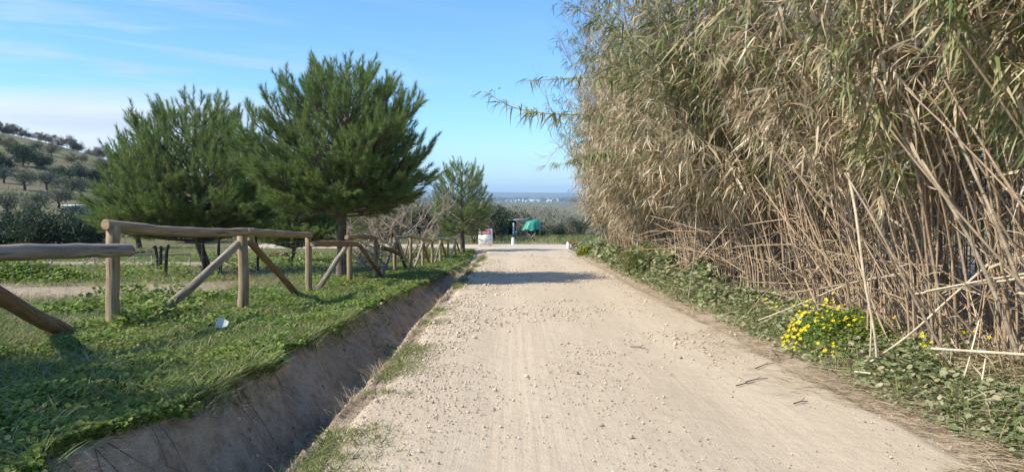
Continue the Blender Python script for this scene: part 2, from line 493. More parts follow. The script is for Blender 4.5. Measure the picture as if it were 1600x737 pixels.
a = me.attributes.new("bare", 'FLOAT', 'POINT'); a.data.foreach_set("value", bare_mask(XX, YY).astype(np.float32).ravel())
a = me.attributes.new("far", 'FLOAT', 'POINT'); a.data.foreach_set("value", sstep(48, 75, YY).astype(np.float32).ravel())
tag(link("ground", me), "sloping grassy ground with the bare earth ditch along the road", None, None, "structure")

# ------------------------------------------------------------------ road
ry = np.concatenate([np.arange(-8, 2, 0.4), np.arange(2, 12, 0.035), np.arange(12, 44.8, 0.12)])
nu = 110
uu = np.linspace(0, 1, nu)
xl = rim_right(ry) + 0.02; xr = 3.12 + 0.22 * (fbm(ry * 0.6, ry * 0 + 2.2, 91) - 0.5) + 0.10 * (fbm(ry * 3, ry * 0 + 2.2, 92) - 0.5)
fl = sstep(38, 44.8, ry); xl = xl - 2.2 * fl ** 2; xr = xr + 2.0 * fl ** 2
RX = xl[:, None] + (xr - xl)[:, None] * uu[None]; RY = np.repeat(ry[:, None], nu, 1)
edge = np.minimum(sstep(0, 0.05, uu), sstep(1, 0.94, uu))[None]
trk = -0.018 * np.exp(-((RX + 0.15) / 0.30) ** 2) - 0.018 * np.exp(-((RX - 1.75) / 0.34) ** 2)
rib = 0.004 * np.sin(RX * 55 + 1.5 * fbm(RX * 2, RY * 0.4, 93)) * np.exp(-((RX - 0.1) / 0.35) ** 2)
RZ = road_z(RY) + 0.012 + 0.02 * (1 - ((RX - 0.85) / 2.3) ** 2) + trk + rib + 0.022 * (fbm(RX * 2.2, RY * 1.4, 94) - 0.5) + 0.012 * (fbm(RX * 11, RY * 9, 95) - 0.5)
RZ = RZ * edge + (road_z(RY) - 0.06) * (1 - edge)
RZ = np.where(RY > 44.2, RZ, RZ)
mb = MB(); ii = (np.arange(len(ry) - 1)[:, None] * nu + np.arange(nu - 1)[None]).ravel()
mb.add(np.stack([RX, RY, RZ], -1).reshape(-1, 3), np.stack([ii, ii + 1, ii + nu + 1, ii + nu], -1))
tag(link("dirt_road", mb.mesh("dirt_road", M['road'], True)), "pale dusty gravel track running straight down to the junction", None, None, "structure")


def road_h(x, y):
    return road_z(y) + 0.02 + 0.02 * (1 - ((x - 0.85) / 2.3) ** 2) - 0.018 * np.exp(-((x + 0.15) / 0.30) ** 2) - 0.018 * np.exp(-((x - 1.75) / 0.34) ** 2) + 0.022 * (fbm(x * 2.2, y * 1.4, 94) - 0.5) + 0.012 * (fbm(x * 11, y * 9, 95) - 0.5)


# crossing track at the far end
cx = np.linspace(-16, 16, 120); cy = np.linspace(0, 1, 14)
CXX = np.repeat(cx[:, None], 14, 1)
CYY = 44.3 + 6.2 * cy[None] + 0.35 * (fbm(cx * 0.5, cx * 0, 96) - 0.5)[:, None] + 0.0 * CXX
e2 = np.minimum(sstep(0, 0.1, cy), sstep(1, 0.9, cy))[None]
CZ = ground(CXX, CYY) + 0.05 * e2 - 0.02 * (1 - e2)
CZ = np.maximum(CZ, road_z(CYY) + 0.035) * e2 + CZ * (1 - e2)
mb = MB(); ii = (np.arange(119)[:, None] * 14 + np.arange(13)[None]).ravel()
mb.add(np.stack([CXX, CYY, CZ], -1).reshape(-1, 3), np.stack([ii, ii + 14, ii + 15, ii + 1], -1))
tag(link("crossing_track", mb.mesh("crossing_track", M['road'], True)), "dirt track crossing at the far end of the road", None, None, "structure")

# gravel
st = np.array([[1, 0, 0], [-1, 0, 0], [0, 1, 0], [0, -1, 0], [0, 0, 1], [0, 0, -1.0]])
sf = np.array([[0, 2, 4], [2, 1, 4], [1, 3, 4], [3, 0, 4], [2, 0, 5], [1, 2, 5], [3, 1, 5], [0, 3, 5]])
# chipped stone: subdivide octahedron once and roughen
def subdiv_stone(seed):
    r = np.random.default_rng(seed)
    V = [tuple(v) for v in st]; idx = {}; Fs = []
    def mid(a, b):
        k = (min(a, b), max(a, b))
        if k not in idx: idx[k] = len(V); V.append(tuple(norm(np.array(V[a]) + np.array(V[b]))))
        return idx[k]
    for a, b, c in sf:
        ab, bc, ca = mid(a, b), mid(b, c), mid(c, a)
        Fs += [(a, ab, ca), (b, bc, ab), (c, ca, bc), (ab, bc, ca)]
    V = np.array(V) * (1 + r.uniform(-0.28, 0.22, (len(V), 1)))
    return V * np.array([1, 0.75, 0.55]), np.array(Fs)
mb = MB()
for s in range(4):
    N = 6500
    y = 2.6 * np.exp(rng.random(N) * math.log(40 / 2.6))
    # more stones to the left of the wheel tracks and between them
    x = np.where(rng.random(N) < 0.55, -1.25 + np.abs(rng.normal(0, 0.65, N)), rng.uniform(-1.2, 3.1, N))
    x = np.where(rng.random(N) < 0.12, rng.normal(0.85, 0.35, N), x)
    x = np.where(rng.random(N) < 0.10, rng.normal(2.3, 0.25, N), x)
    cl = fbm(x * 1.1, y * 0.7, 97) + 0.5 * fbm(x * 4, y * 4, 98)
    keep = (cl > 0.66 + 0.22 * rng.random(N)) & (x > -1.3) & (x < 3.1)
    x, y = x[keep], y[keep]; n = len(x)
    size = 0.0035 + 0.009 * rng.random(n) ** 3.2 + 0.018 * (rng.random(n) > 0.975) * rng.random(n)
    size *= np.clip(y / 6, 0.85, 2.2)
    z = road_h(x, y) + size * 0.15
    TV, TF = subdiv_stone(s)
    scatter(mb, TV, TF, np.stack([x, y, z], -1), frames(np.stack([rng.normal(size=n), rng.normal(size=n), 0.3 * rng.normal(size=n)], -1), None, 0.2), size)
# stones in the ditch bed and on its edge
N = 260
y = 2.6 * np.exp(rng.random(N) * math.log(30 / 2.6)); x = rng.uniform(-1.6, -1.35, N); size = 0.006 + 0.02 * rng.random(N) ** 3
TV, TF = subdiv_stone(9)
scatter(mb, TV, TF, np.stack([x, y, ground(x, y) + 0.003], -1), frames(rng.normal(size=(N, 3)), None, 0.2), size)
tag(link("gravel", mb.mesh("gravel", M['stone'])), "loose pale stones strewn over the dirt road", None, None, "stuff")

# crumbled earth on the ditch sides and bed
M['clod'] = leaf_mat("earth_clod", [(0, (0.20, 0.14, 0.09)), (0.5, (0.40, 0.30, 0.20)), (1, (0.60, 0.48, 0.34))], 0.95, 0, 0.1)
mb = MB()
for s in range(3):
    N = 1500; y = 2.8 * np.exp(rng.random(N) * math.log(36 / 2.8)); xa = rim_left(y); xb = rim_right(y)
    x = xa + (xb - xa) * (0.04 + 0.96 * rng.random(N) ** 0.7)
    keep = fbm(x * 4, y * 2.5, 151) + 0.25 * sstep(0.4, 0.8, (x - xa) / (xb - xa)) > 0.50; x, y = x[keep], y[keep]; n = len(x)
    size = (0.004 + 0.016 * rng.random(n) ** 4) * (1 + y / 30)
    TV, TF = subdiv_stone(20 + s)
    scatter(mb, TV, TF, np.stack([x, y, ground(x, y) + size * 0.1], -1), frames(rng.normal(size=(n, 3)), None, 0.4), size)
tag(link("earth_clods", mb.mesh("earth_clods", M['clod'], True)), "crumbled brown earth lumps on the ditch sides", None, None, "stuff")
# fine roots hanging from the rim
mb = MB()
for i in range(46):
    y = 3 * math.exp(rng.random() * math.log(24 / 3)); x = float(rim_left(np.array([y]))[0]) + 0.02
    L = rng.uniform(0.08, 0.4); P = [np.array([x, y, g(x - 0.05, y) - 0.02])]
    for k in range(4):
        xx = x + 0.03 + (k + 1) / 4 * L * 0.7; yy = P[-1][1] + 0.05 * rng.normal(); P.append(np.array([xx, yy, g(xx, yy) + 0.012 + 0.02 * rng.random()]))
    tube(P, np.linspace(0.0022, 0.0008, 5) * (1 + y / 20), 4, False, mb)
tag(link("hanging_roots", mb.mesh("hanging_roots", M['bark'], True)), "fine brown roots hanging down the ditch wall", None, None, "stuff")

# ------------------------------------------------------------------ timber fence
def log_mesh(name, L, r0, r1, m, seed, n=12):
    r = np.random.default_rng(seed)
    k = max(5, int(L / 0.2))
    t = np.linspace(0, 1, k)
    bow = 0.007 * L * np.sin(t * math.pi) * r.normal()
    bow2 = 0.007 * L * np.sin(t * math.pi) * r.normal()
    P = np.stack([bow + 0.004 * r.normal(size=k), bow2 + 0.004 * r.normal(size=k), t * L], -1)
    a = np.arange(n) / n * 2 * math.pi
    rad = (r0 + (r1 - r0) * t)[:, None] * (1 + 0.035 * r.normal(size=(k, 1)) + 0.06 * np.cos(a * 2 + r.random() * 6)[None] + 0.02 * r.normal(size=(k, n)))
    V = P[:, None] + rad[..., None] * np.stack([np.cos(a), np.sin(a), a * 0], -1)[None]
    # rounded rims
    V = np.concatenate([P[0] + (V[0] - P[0])[None] * 0.88 - np.array([0, 0, 0.01]), V, P[-1] + (V[-1] - P[-1])[None] * 0.88 + np.array([0, 0, 0.01])]); k += 2
    mb = MB(); i = np.arange(k - 1)[:, None] * n; j = np.arange(n)[None]; j2 = (j + 1) % n
    Q = np.stack([i + j, i + j2, i + n + j2, i + n + j], -1).reshape(-1, 4)
    mb.add(V.reshape(-1, 3), Q)
    q = mb.n
    ends = MB()
    mb.add(np.concatenate([V[0], P[:1] - [[0, 0, 0.013]]]), np.stack([(np.arange(n) + 1) % n, np.arange(n), np.full(n, n)], -1))
    mb.add(np.concatenate([V[-1], P[-1:] + [[0, 0, 0.013]]]), np.stack([np.arange(n), (np.arange(n) + 1) % n, np.full(n, n)], -1))
    me = mb.mesh(name, [m, M['wood_end']], True)
    nf = len(me.polygons); mi = np.zeros(nf, np.int32); mi[-2 * n:] = 1
    me.polygons.foreach_set("material_index", mi)
    sm = np.ones(nf, bool); sm[-2 * n:] = False; me.polygons.foreach_set("use_smooth", sm)
    return me


_ls = [100]
def log(name, a, b, r0, r1, m, parent, label=None, n=12):
    a = np.array(a, float); b = np.array(b, float); d = b - a; L = float(np.linalg.norm(d))
    _ls[0] += 1
    o = link(name, log_mesh(name, L, r0, r1, m, _ls[0], n), parent, a - np.array(parent.location))
    o.rotation_mode = 'QUATERNION'
    o.rotation_quaternion = Vector(d / L).to_track_quat('Z', 'Y')
    if label: o["label"] = label
    return o


fence = thing("timber_fence", "rustic log fence with diagonal braces along the ditch", "fence", (-4.36, 8.3, g(-4.36, 8.3)))
posts = [(-4.5, 5.3)]
pp = [(175, 8.3), (376, 11.0), (481, 14.0), (546, 17.0), (587, 19.7), (617, 22.4), (641, 25.1), (660, 27.8), (675, 30.4), (688, 33.0), (700, 35.6), (711, 38.2), (720, 40.8)]
for px, Y in pp: posts.append(((px - CX) / F * Y, Y))
tops = {}
for i, (x, y) in enumerate(posts):
    z0 = g(x, y)
    if i == 0: h = 1.22
    elif i == 1: h = at(175, 352, y)[2] - z0
    elif i == 2: h = at(376, 368, y)[2] - z0
    elif i == 3: h = at(481, 370, y)[2] - z0
    elif i == 4: h = at(546, 374, y)[2] - z0
    else: h = 0.98 + 0.05 * rng.normal()
    rr = [0.068, 0.073, 0.070, 0.056, 0.056][i] if i < 5 else 0.052 + 0.006 * rng.random()
    log("post", (x, y, z0 - 0.15), (x + 0.01 * rng.normal(), y, z0 + h), rr * 1.06, rr, M['wood'], fence)
    tops[i] = np.array([x, y, z0 + h])


def rail(a, b, r, m=M['wood'], label=None): return log("rail", a, b, r * 0.94, r * 0.88, m, fence, label)
def brace(a, b, r, m=M['wood'], label=None): return log("brace", a, b, r, r * 1.02, m, fence, label)


r_ = 0.062
rail(at(165, 351, 8.2), at(384, 362, 11.0), 0.064)
rail(at(386, 362.5, 11.05), at(485, 367.5, 14.1), 0.062)
rail(at(-175, 405, 5.2), at(203, 391, 8.12), 0.078, M['wood_grey'], "grey sagging rail lapped over the front of a post")
rail(at(489, 381, 13.9), at(558, 381.5, 16.85), 0.062, M['wood_red'], "reddish rail hanging low between two posts")
rail(tops[4] + [-0.05, -0.1, 0.05], tops[5] + [0, 0.15, 0.05], 0.055)
for i in range(5, len(posts) - 1):
    if i == 5:
        rail(at(598, 387, 20.0), at(627, 397.5, 22.0), 0.062, M['wood_red'], "fallen rail sloping down to the ground"); continue
    rail(tops[i] + [0, -0.1, 0.04], tops[i + 1] + [0, 0.12, 0.04], 0.05, M['wood'] if i % 3 else M['wood_grey'])
# braces: each to the foot of its neighbours
brace(tops[0] + [0, 0.1, -0.05], (-4.62, 7.98, g(-4.62, 7.98) - 0.03), 0.078, M['wood_red'], "thick dark brown brace running into the grass")
brace(at(372, 381, 10.9), np.array(at(222, 511, 9.0)), 0.052, M['wood_grey'])
brace(at(389, 376, 11.1), at(472, 470, 13.0), 0.055, M['wood_red'], "reddish brace in its own shade")
brace(at(544, 381, 16.9), at(493, 460, 14.6), 0.05, M['wood_grey'])
brace(at(560, 380, 17.1), at(599, 436, 19.4), 0.052, M['wood_red'])
for i in range(6, len(posts), 2):
    x, y = posts[i]
    for j in (i - 1, i + 1):
        if j >= len(posts): continue
        q = np.array([*posts[j], 0]); w = 0.78
        e = np.array([x + (q[0] - x) * w, y + (q[1] - y) * w, 0]); e[2] = g(e[0], e[1]) - 0.03
        brace(tops[i] + [0.02, 0.05 * (j - i), -0.08], e, 0.045, M['wood_grey'] if j < i else M['wood_red'])
# wire netting stapled on the fence
mb = MB()
for i in range(0, 8):
    a = np.array([*posts[i], g(*posts[i])]) + [-0.09, 0, 0]; b_ = np.array([*posts[i + 1], g(*posts[i + 1])]) + [-0.09, 0, 0]
    for h in (0.1, 0.25, 0.42, 0.6, 0.8, 0.98): tube([a + [0, 0, h], (a + b_) / 2 + [0, 0, h - 0.02], b_ + [0, 0, h]], 0.0016, 3, False, mb)
    for t in np.arange(0, 1, 0.085): q = a + (b_ - a) * t; tube([q + [0, 0, 0.05], q + [0.01, 0, 0.98]], 0.0014, 3, False, mb)
part("wire_netting", mb, M['wire'], fence)

# ------------------------------------------------------------------ pines
NT = np.array([[0, 0.5, 0], [0, -0.5, 0], [1, 0, -0.03]]); NF = np.array([[0, 1, 2]])


def pine_meshes(seed, H, Rm, cb, zc, nprim=80, ncut=40, lean=(0, 0), dens=1.0, nl=0.165, squash=0.75):
    r = np.random.default_rng(seed)
    tr = MB()
    t = np.linspace(0, 1, 9)
    bend = np.stack([lean[0] * np.minimum(t / (cb / H * 1.2), 1.0) + 0.06 * np.sin(t * 5 + seed), lean[1] * t + 0.05 * np.cos(t * 4), t * H * 0.9], -1)
    tube(bend, 0.115 * (H / 5.5) * (1 - t) ** 0.8 + 0.015, 9, True, tr, 0.05)
    S = []; D = []; Ls = []
    def P_at(h):
        return np.array([np.interp(h, bend[:, 2], bend[:, 0]), np.interp(h, bend[:, 2], bend[:, 1]), h])
    for k in range(nprim):
        v = -0.95 + 1.9 * (k + 0.5) / nprim
        az = k * 2.39996 + r.normal() * 0.25
        lump = 1 + 0.10 * math.sin(3 * az + seed + 2 * v) + 0.07 * math.sin(5 * az - seed)
        rad = Rm * (max(0.02, 1 - abs(v) ** 2.3) ** 0.62 if v > 0 else (1 - abs(v) ** 3.2) ** 0.5) * r.uniform(0.68, 1.04) * lump
        zend = zc + v * ((H - 0.3 - zc) if v > 0 else (zc - cb)) * r.uniform(0.9, 1.0)
        el = R(3 + 40 * max(0.0, (v + 1) / 2) ** 1.3 + 5 * r.normal()); up_ = 0.18 + 0.82 * sstep(-1.0, 0.45, v); ou_ = 0.95 - 0.72 * sstep(-0.9, 0.7, v)
        h = max(cb * 0.85 + 0.1 * r.random(), zend - rad * math.tan(el)); h = min(h, H * 0.86)
        dh = np.array([math.cos(az), math.sin(az), 0])
        p0 = P_at(h); L = math.hypot(rad, zend - h)
        u = np.linspace(0, 1, 7)
        path = p0 + dh[None] * (rad * u)[:, None] + np.array([0, 0, 1.0])[None] * ((zend - h) * (0.55 * u + 0.45 * u ** 2.4))[:, None] + 0.03 * r.normal(size=(7, 3)) * u[:, None]
        tube(path, (0.036 * (L / 2.0) ** 0.7) * (1 - u) ** 0.8 + 0.007, 5, False, tr)
        T = norm(np.gradient(path, axis=0))
        nsec = int(3 + L * 4.0)
        for q in range(nsec):
            uu_ = 0.34 + 0.66 * (q + 0.6) / nsec
            p = np.array([np.interp(uu_, u, path[:, i]) for i in range(3)])
            tt = norm(np.array([np.interp(uu_, u, T[:, i]) for i in range(3)]))
            side = norm(np.cross(tt, [0, 0, 1.0])) * (1 if q % 2 else -1)
            l2 = 0.22 + 0.5 * (1 - uu_) * L * 0.5 + 0.18 * r.random()
            d2 = norm(tt * 0.75 + side * r.uniform(0.5, 1.0) + np.array([0, 0, r.uniform(-0.05, 0.45)]))
            vv4 = np.linspace(0, 1, 4)
            p2 = p + d2[None] * (l2 * vv4)[:, None] + np.array([0, 0, 0.22 * l2])[None] * (vv4 ** 2)[:, None]
            tube(p2, 0.011 * (1 - vv4) + 0.005, 3, False, tr)
            nsh = max(1, int(l2 / 0.24 * dens))
            for w in range(nsh):
                vv = 0.25 + 0.75 * (w + r.random()) / nsh
                S.append(p + d2 * l2 * vv + np.array([0, 0, 0.22 * l2 * vv * vv]))
                D.append(norm(d2 * 0.4 + np.array([0, 0, up_ * r.uniform(0.5, 1.0)]) + 0.25 * r.normal(size=3) + ou_ * dh))
                Ls.append(r.uniform(0.20, 0.34))
            S.append(p2[-1]); D.append(norm(d2 * 0.45 + [0, 0, 0.8 * up_] + 0.18 * r.normal(size=3) + 0.7 * ou_ * dh)); Ls.append(r.uniform(0.30, 0.44))
        S.append(path[-1]); D.append(norm(dh * ou_ + [0, 0, up_] + 0.1 * r.normal(size=3))); Ls.append(0.33 + 0.12 * r.random() + 0.16 * (v > 0.3))
        for c in range(2):
            S.append(path[-1] - T[-1] * 0.05); D.append(norm(dh * ou_ + [0, 0, up_] + 0.3 * r.normal(size=3))); Ls.append(0.26 + 0.10 * r.random() + 0.12 * (v > 0.2))
    S = np.array(S); D = np.array(D); Ls = np.array(Ls)
    n = len(S)
    k = ncut
    u = np.tile((np.arange(k) + 0.5) / k, n) ** 0.85
    Sd = np.repeat(S, k, 0); Dd = np.repeat(D, k, 0); Ld = np.repeat(Ls, k)
    pos = Sd + Dd * (Ld * (0.05 + 0.95 * u))[:, None]
    rad = r.normal(size=(n * k, 3)); rad -= Dd * np.sum(rad * Dd, -1, keepdims=True); rad = norm(rad)
    d = norm(Dd * (0.75 + 0.6 * u)[:, None] + rad * (0.95 - 0.40 * u)[:, None])
    sc_ = nl * r.uniform(0.7, 1.15, n * k)
    nd_ = MB()
    scatter(nd_, NT, NF, pos, frames(d, norm(r.normal(size=(n * k, 3)))), np.stack([sc_, np.full(n * k, 0.0125), sc_], -1))
    for i in range(0, n, 2): tube([S[i], S[i] + D[i] * Ls[i] * 0.95], 0.006, 3, False, tr)
    return tr, nd_, n


def pine(name, loc, label, meshes, rz=0.0, scale=1.0, group="pines behind the log fence"):
    e = thing(name, label, "pine", loc, group, rz); e.scale = (scale,) * 3
    link("trunk", meshes[0], e); link("crown", meshes[1], e)
    return e


def pm(nm, *a, **k):
    t_, n_, cnt = pine_meshes(*a, **k)
    print(nm, "shoots", cnt)
    return t_.mesh("trunk", M['bark'], True), n_.mesh("crown", M['needle'])


pA = pm("A", 3, 5.62, 2.20, 1.55, 2.95, nprim=128, lean=(0.14, 0.1), ncut=56)
pB = pm("B", 8, 5.05, 2.55, 0.95, 2.25, nprim=124, lean=(-0.38, 0), ncut=54)
pC = pm("C", 14, 4.6, 1.32, 0.8, 2.3, nprim=50, ncut=48)
def gl(px, Y): x = (px - CX) / F * Y; return (x, Y, g(x, Y) - 0.03)
pine("pine_tree", gl(530, 19.2), "tallest round pine rising behind the log fence", pA, 0.0, 1.0)
pine("pine_tree", gl(325, 22.5), "broad dark pine left of the tallest pine", pB, 1.0, 1.04)
pine("pine_tree", gl(722, 40.0), "small upright pine near the junction behind bare twigs", pC, 0.4, 1.07)
pine("pine_tree", gl(452, 31.0), "low dark pine in the gap between the two big pines", pB, 3.1, 0.72)
pine("pine_tree", gl(592, 36.0), "shaded pine half hidden behind the tallest pine", pC, 2.2, 0.95)
pine("pine_tree", (-9.1, 2.3, g(-9.1, 2.3)), "pine standing in the field nearest the camera and shading the bank", pA, 2.6, 1.06)

# ------------------------------------------------------------------ broadleaf crowns and bare trees
def branch_tree(seed, base, H, spread, levels=4, r0=0.06, n0=4, up=0.6, curl=0.15, mind=None):
    """recursive bare branches; returns MB and tip points"""
    r = np.random.default_rng(seed); mb = MB(); tips = []
    def grow(p, d, L, rad, lev):
        k = 5; pts = [p]; dd = d
        for _ in range(k):
            dd = norm(dd + curl * r.normal(size=3) + np.array([0, 0, 0.05 * up])); pts.append(pts[-1] + dd * L / k)
        pts = np.array(pts)
        tube(pts, np.linspace(rad, rad * 0.55, k + 1), 6 if lev < 2 else 3, False, mb)
        tips.append(pts[-1])
        if lev >= levels: return
        for c in range(r.integers(2, 5)):
            i = r.integers(2, k + 1)
            nd2 = norm(dd + spread * r.normal(size=3) + np.array([0, 0, 0.2 * up]))
            grow(pts[i], nd2, L * r.uniform(0.55, 0.85), rad * 0.55, lev + 1)
    for _ in range(n0):
        a = r.random() * 6.28
        grow(np.array(base, float), norm([math.cos(a) * spread, math.sin(a) * spread, up + 0.3 * r.random()]), H * r.uniform(0.35, 0.5), r0, 0)
    return mb, np.array(tips)


LEAF_Q = strip_leaf(2, 0.42, 0.2, 0.1)


def crown_mesh(seed, W, H, zc, nclump, nleaf, size, m, flat=0.8):
    r = np.random.default_rng(seed); mb = MB()
    a = r.normal(size=(nclump, 3)); a = norm(a) * (r.random((nclump, 1)) ** 0.45)
    a[:, :2] *= W / 2 * (1 + 0.25 * np.sin(3 * np.arctan2(a[:, 1:2], a[:, :1]) + seed)); a[:, 2] *= H / 2
    a[:, 2] += zc
    cr = r.uniform(0.10, 0.24, nclump) * W
    c = np.repeat(a, nleaf, 0); d = r.normal(size=(nclump * nleaf, 3)); d = norm(d)
    pos = c + d * (np.repeat(cr, nleaf) * r.random(nclump * nleaf) ** 0.5)[:, None] * np.array([1, 1, flat])
    dr = norm(d * 0.6 + 0.7 * r.normal(size=d.shape) + np.array([0, 0, 0.2]))
    scatter(mb, *LEAF_Q, pos, frames(dr), size * r.uniform(0.6, 1.3, len(pos)))
    return mb.mesh("crown", m)


def trunk_mesh(seed, H, W, r0, m):
    r = np.random.default_rng(seed); mb = MB()
    t = np.linspace(0, 1, 6); p = np.stack([0.12 * H * np.sin(t * 4 + seed) * t, 0.08 * H * np.cos(t * 3 + seed) * t, t * H], -1)
    tube(p, r0 * (1.25 - 0.6 * t), 7, False, mb, 0.08)
    for k in range(6):
        a = k * 1.05 + r.random(); d = np.array([math.cos(a), math.sin(a), 0.9])
        u = np.linspace(0, 1, 4)[:, None]
        tube(p[-1 - (k % 2)] + d * u * W * 0.32 + 0.04 * W * r.normal(size=(4, 3)) * u, np.linspace(r0 * 0.5, r0 * 0.12, 4), 4, False, mb)
    return mb.mesh("trunk", m, True)


def tree_proto(name, seed, W, H, trunk_h, r0, lm, bm, ncl, nlf, size, cat="tree"):
    e = bpy.data.objects.new(name, None); COL.objects.link(e); e["category"] = cat
    link("trunk", trunk_mesh(seed, trunk_h, W, r0, bm), e)
    link("crown", crown_mesh(seed, W, H, trunk_h + H * 0.36, ncl, nlf, size, lm), e)
    return e


class Proto:
    """a kind of tree: the first placement is the prototype itself, later ones are copies"""
    def __init__(s, *a, **k): s.a = a; s.k = k; s.o = None
    def put(s, x, y, rz, scale, label, group=None, dz=-0.05):
        loc = (x, y, g(x, y) + dz)
        if s.o is None:
            s.o = tree_proto(*s.a, **s.k); o = s.o
            o.location = loc; o.rotation_euler = (0, 0, rz); o.scale = (scale,) * 3 if not isinstance(scale, tuple) else scale
            tag(o, label, None, group); return o
        return copy_thing(s.o, None, loc, rz, scale, label, group)


olive = [Proto("olive_tree", s, 4.2, 2.6, 1.3, 0.20, M['leaf_olive'], M['bark_dark'], 26, 60, 0.34) for s in (1, 2, 3)]
hedge = [Proto("evergreen_bush", s, 3.6, 2.5, 0.7, 0.10, M['leaf_dark'], M['bark_dark'], 60, 110, 0.17) for s in (4, 5)]
darkt = [Proto("dark_oak", s, 9, 6.5, 1.6, 0.25, M['leaf_dark'], M['bark_dark'], 60, 90, 0.55) for s in (6, 7)]
scrub = [Proto("scrub_tree", s, 5, 3.2, 1.1, 0.12, M['leaf_scrub'], M['bark_dark'], 34, 70, 0.34) for s in (8, 9, 10)]

# hedge of dark evergreen bushes at the left
for i, (px, Y, s) in enumerate([(-60, 37, .86), (10, 38, .86), (62, 37.5, .82), (112, 38.5, .93), (150, 40, 0.78)]):
    x = (px - CX) / F * Y
    hedge[i % 2].put(x, Y, i * 1.3, s, "dark glossy evergreen bush in the hedge left of the broad pine", "evergreen bushes in the left hedge")
# bushes behind the pines
for i, (px, Y, s) in enumerate([(215, 44, 0.8), (290, 50, 0.9), (385, 54, 1.1), (440, 52, 1.1), (495, 56, 1.2), (545, 58, 1.1), (610, 58, 1.0), (655, 60, 0.9)]):
    x = (px - CX) / F * Y
    (hedge[i % 2] if i % 3 else olive[i % 2]).put(x, Y, i * 2.1, s, "low bush seen under the crowns of the big pines", "bushes under the big pines")
# olive trees on the hillside
ol = [(12, 304, 66, .9), (62, 303, 70, .8), (92, 298, 82, .9), (140, 312, 66, .8), (50, 320, 60, .7), (40, 272, 104, 1.15), (110, 276, 100, 1.2), (75, 270, 108, 1.1), (128, 268, 106, 1.1),
      (8, 262, 112, 1.0), (160, 285, 92, 1.0), (200, 280, 100, 1.1), (245, 285, 95, 1.1), (300, 288, 95, 1.0), (360, 292, 100, 1.1)]
for i, (px, py, Y, s) in enumerate(ol):
    x = (px - CX) / F * Y
    olive[i % 3].put(x, Y, i * 1.7, s * 0.74, "small grey-green olive tree on the grassy slope of the left hill", "olive trees on the left hillside")
for i in range(11):
    px = -60 + i * 26 + rng.normal() * 6; Y = 132 + rng.normal() * 6; x = (px - CX) / F * Y
    darkt[i % 2].put(x, Y, i * 2.3, rng.uniform(0.36, 0.56), "dark round oak in the belt of trees across the left hill", "dark oaks across the left hill")
for i in range(16):
    px = -70 + i * 22 + rng.normal() * 5; Y = 165 + rng.normal() * 8; x = (px - CX) / F * Y
    scrub[i % 3].put(x, Y, i * 2.3, rng.uniform(0.5, 0.8), "brownish bare scrub tree high on the left hill", "scrub trees high on the left hill")
for i in range(46):
    px = -60 + i * 9 + rng.normal() * 4; Y = 203 + rng.normal() * 4; x = (px - CX) / F * Y
    scrub[i % 3].put(x, Y, i * 2.9, rng.uniform(0.5, 0.85), "small tree in the row along the crest of the left hill", "trees along the hill crest")

# valley woods: individual trees close to, a mass far off
for i in range(70):
    Y = 74 + 210 * rng.random() ** 1.2; px = rng.uniform(690, 1010); x = (px - CX) / F * Y
    k = rng.random()
    (scrub if k < 0.72 else olive if k < 0.92 else darkt)[i % (2 if k >= 0.92 else 3)].put(x, Y, i * 1.1, rng.uniform(0.5, 0.85) * (0.5 if k >= 0.92 else 1), "bare brownish or olive tree in the wooded valley beyond the junction", "trees in the valley beyond the junction")
mb = MB(); N = 1500
Y = 260 * np.exp(rng.random(N) * math.log(1700 / 260)); X = (rng.uniform(430, 1150, N) - CX) / F * Y
keep = fbm(X / 60, Y / 60, 66) > 0.50; X, Y = X[keep], Y[keep]; N = len(X)
Z = ground(X, Y); k = 26
d = norm(rng.normal(size=(N * k, 3)))
pos = np.repeat(np.stack([X, Y, Z + 1.6], -1), k, 0) + d * np.repeat(rng.uniform(1.2, 2.6, N), k)[:, None]
scatter(mb, *LEAF_Q, pos, frames(norm(d + 0.6 * rng.normal(size=d.shape))), rng.uniform(0.9, 1.7, N * k))
tag(link("far_woodland", mb.mesh("far_woodland", M['leaf_scrub'])), "brownish woodland covering the far valley slopes", None, None, "stuff")
mb = MB(); N = 5000
Y = 2300 * np.exp(rng.random(N) * math.log(6500 / 2300)); X = (rng.uniform(380, 1200, N) - CX) / F * Y
keep = fbm(X / 300, Y / 200, 67) > 0.45; X, Y = X[keep], Y[keep]; N = len(X); Z = ground(X, Y); k = 8
d = norm(rng.normal(size=(N * k, 3)))
pos = np.repeat(np.stack([X, Y, Z + 3], -1), k, 0) + d * np.array([9, 9, 3.0])
scatter(mb, *LEAF_Q, pos, frames(norm(d + 0.6 * rng.normal(size=d.shape))), rng.uniform(4, 9, N * k))
tag(link("plain_groves", mb.mesh("plain_groves", M['leaf_dark'])), "dark groves dotted over the distant plain", None, None, "stuff")

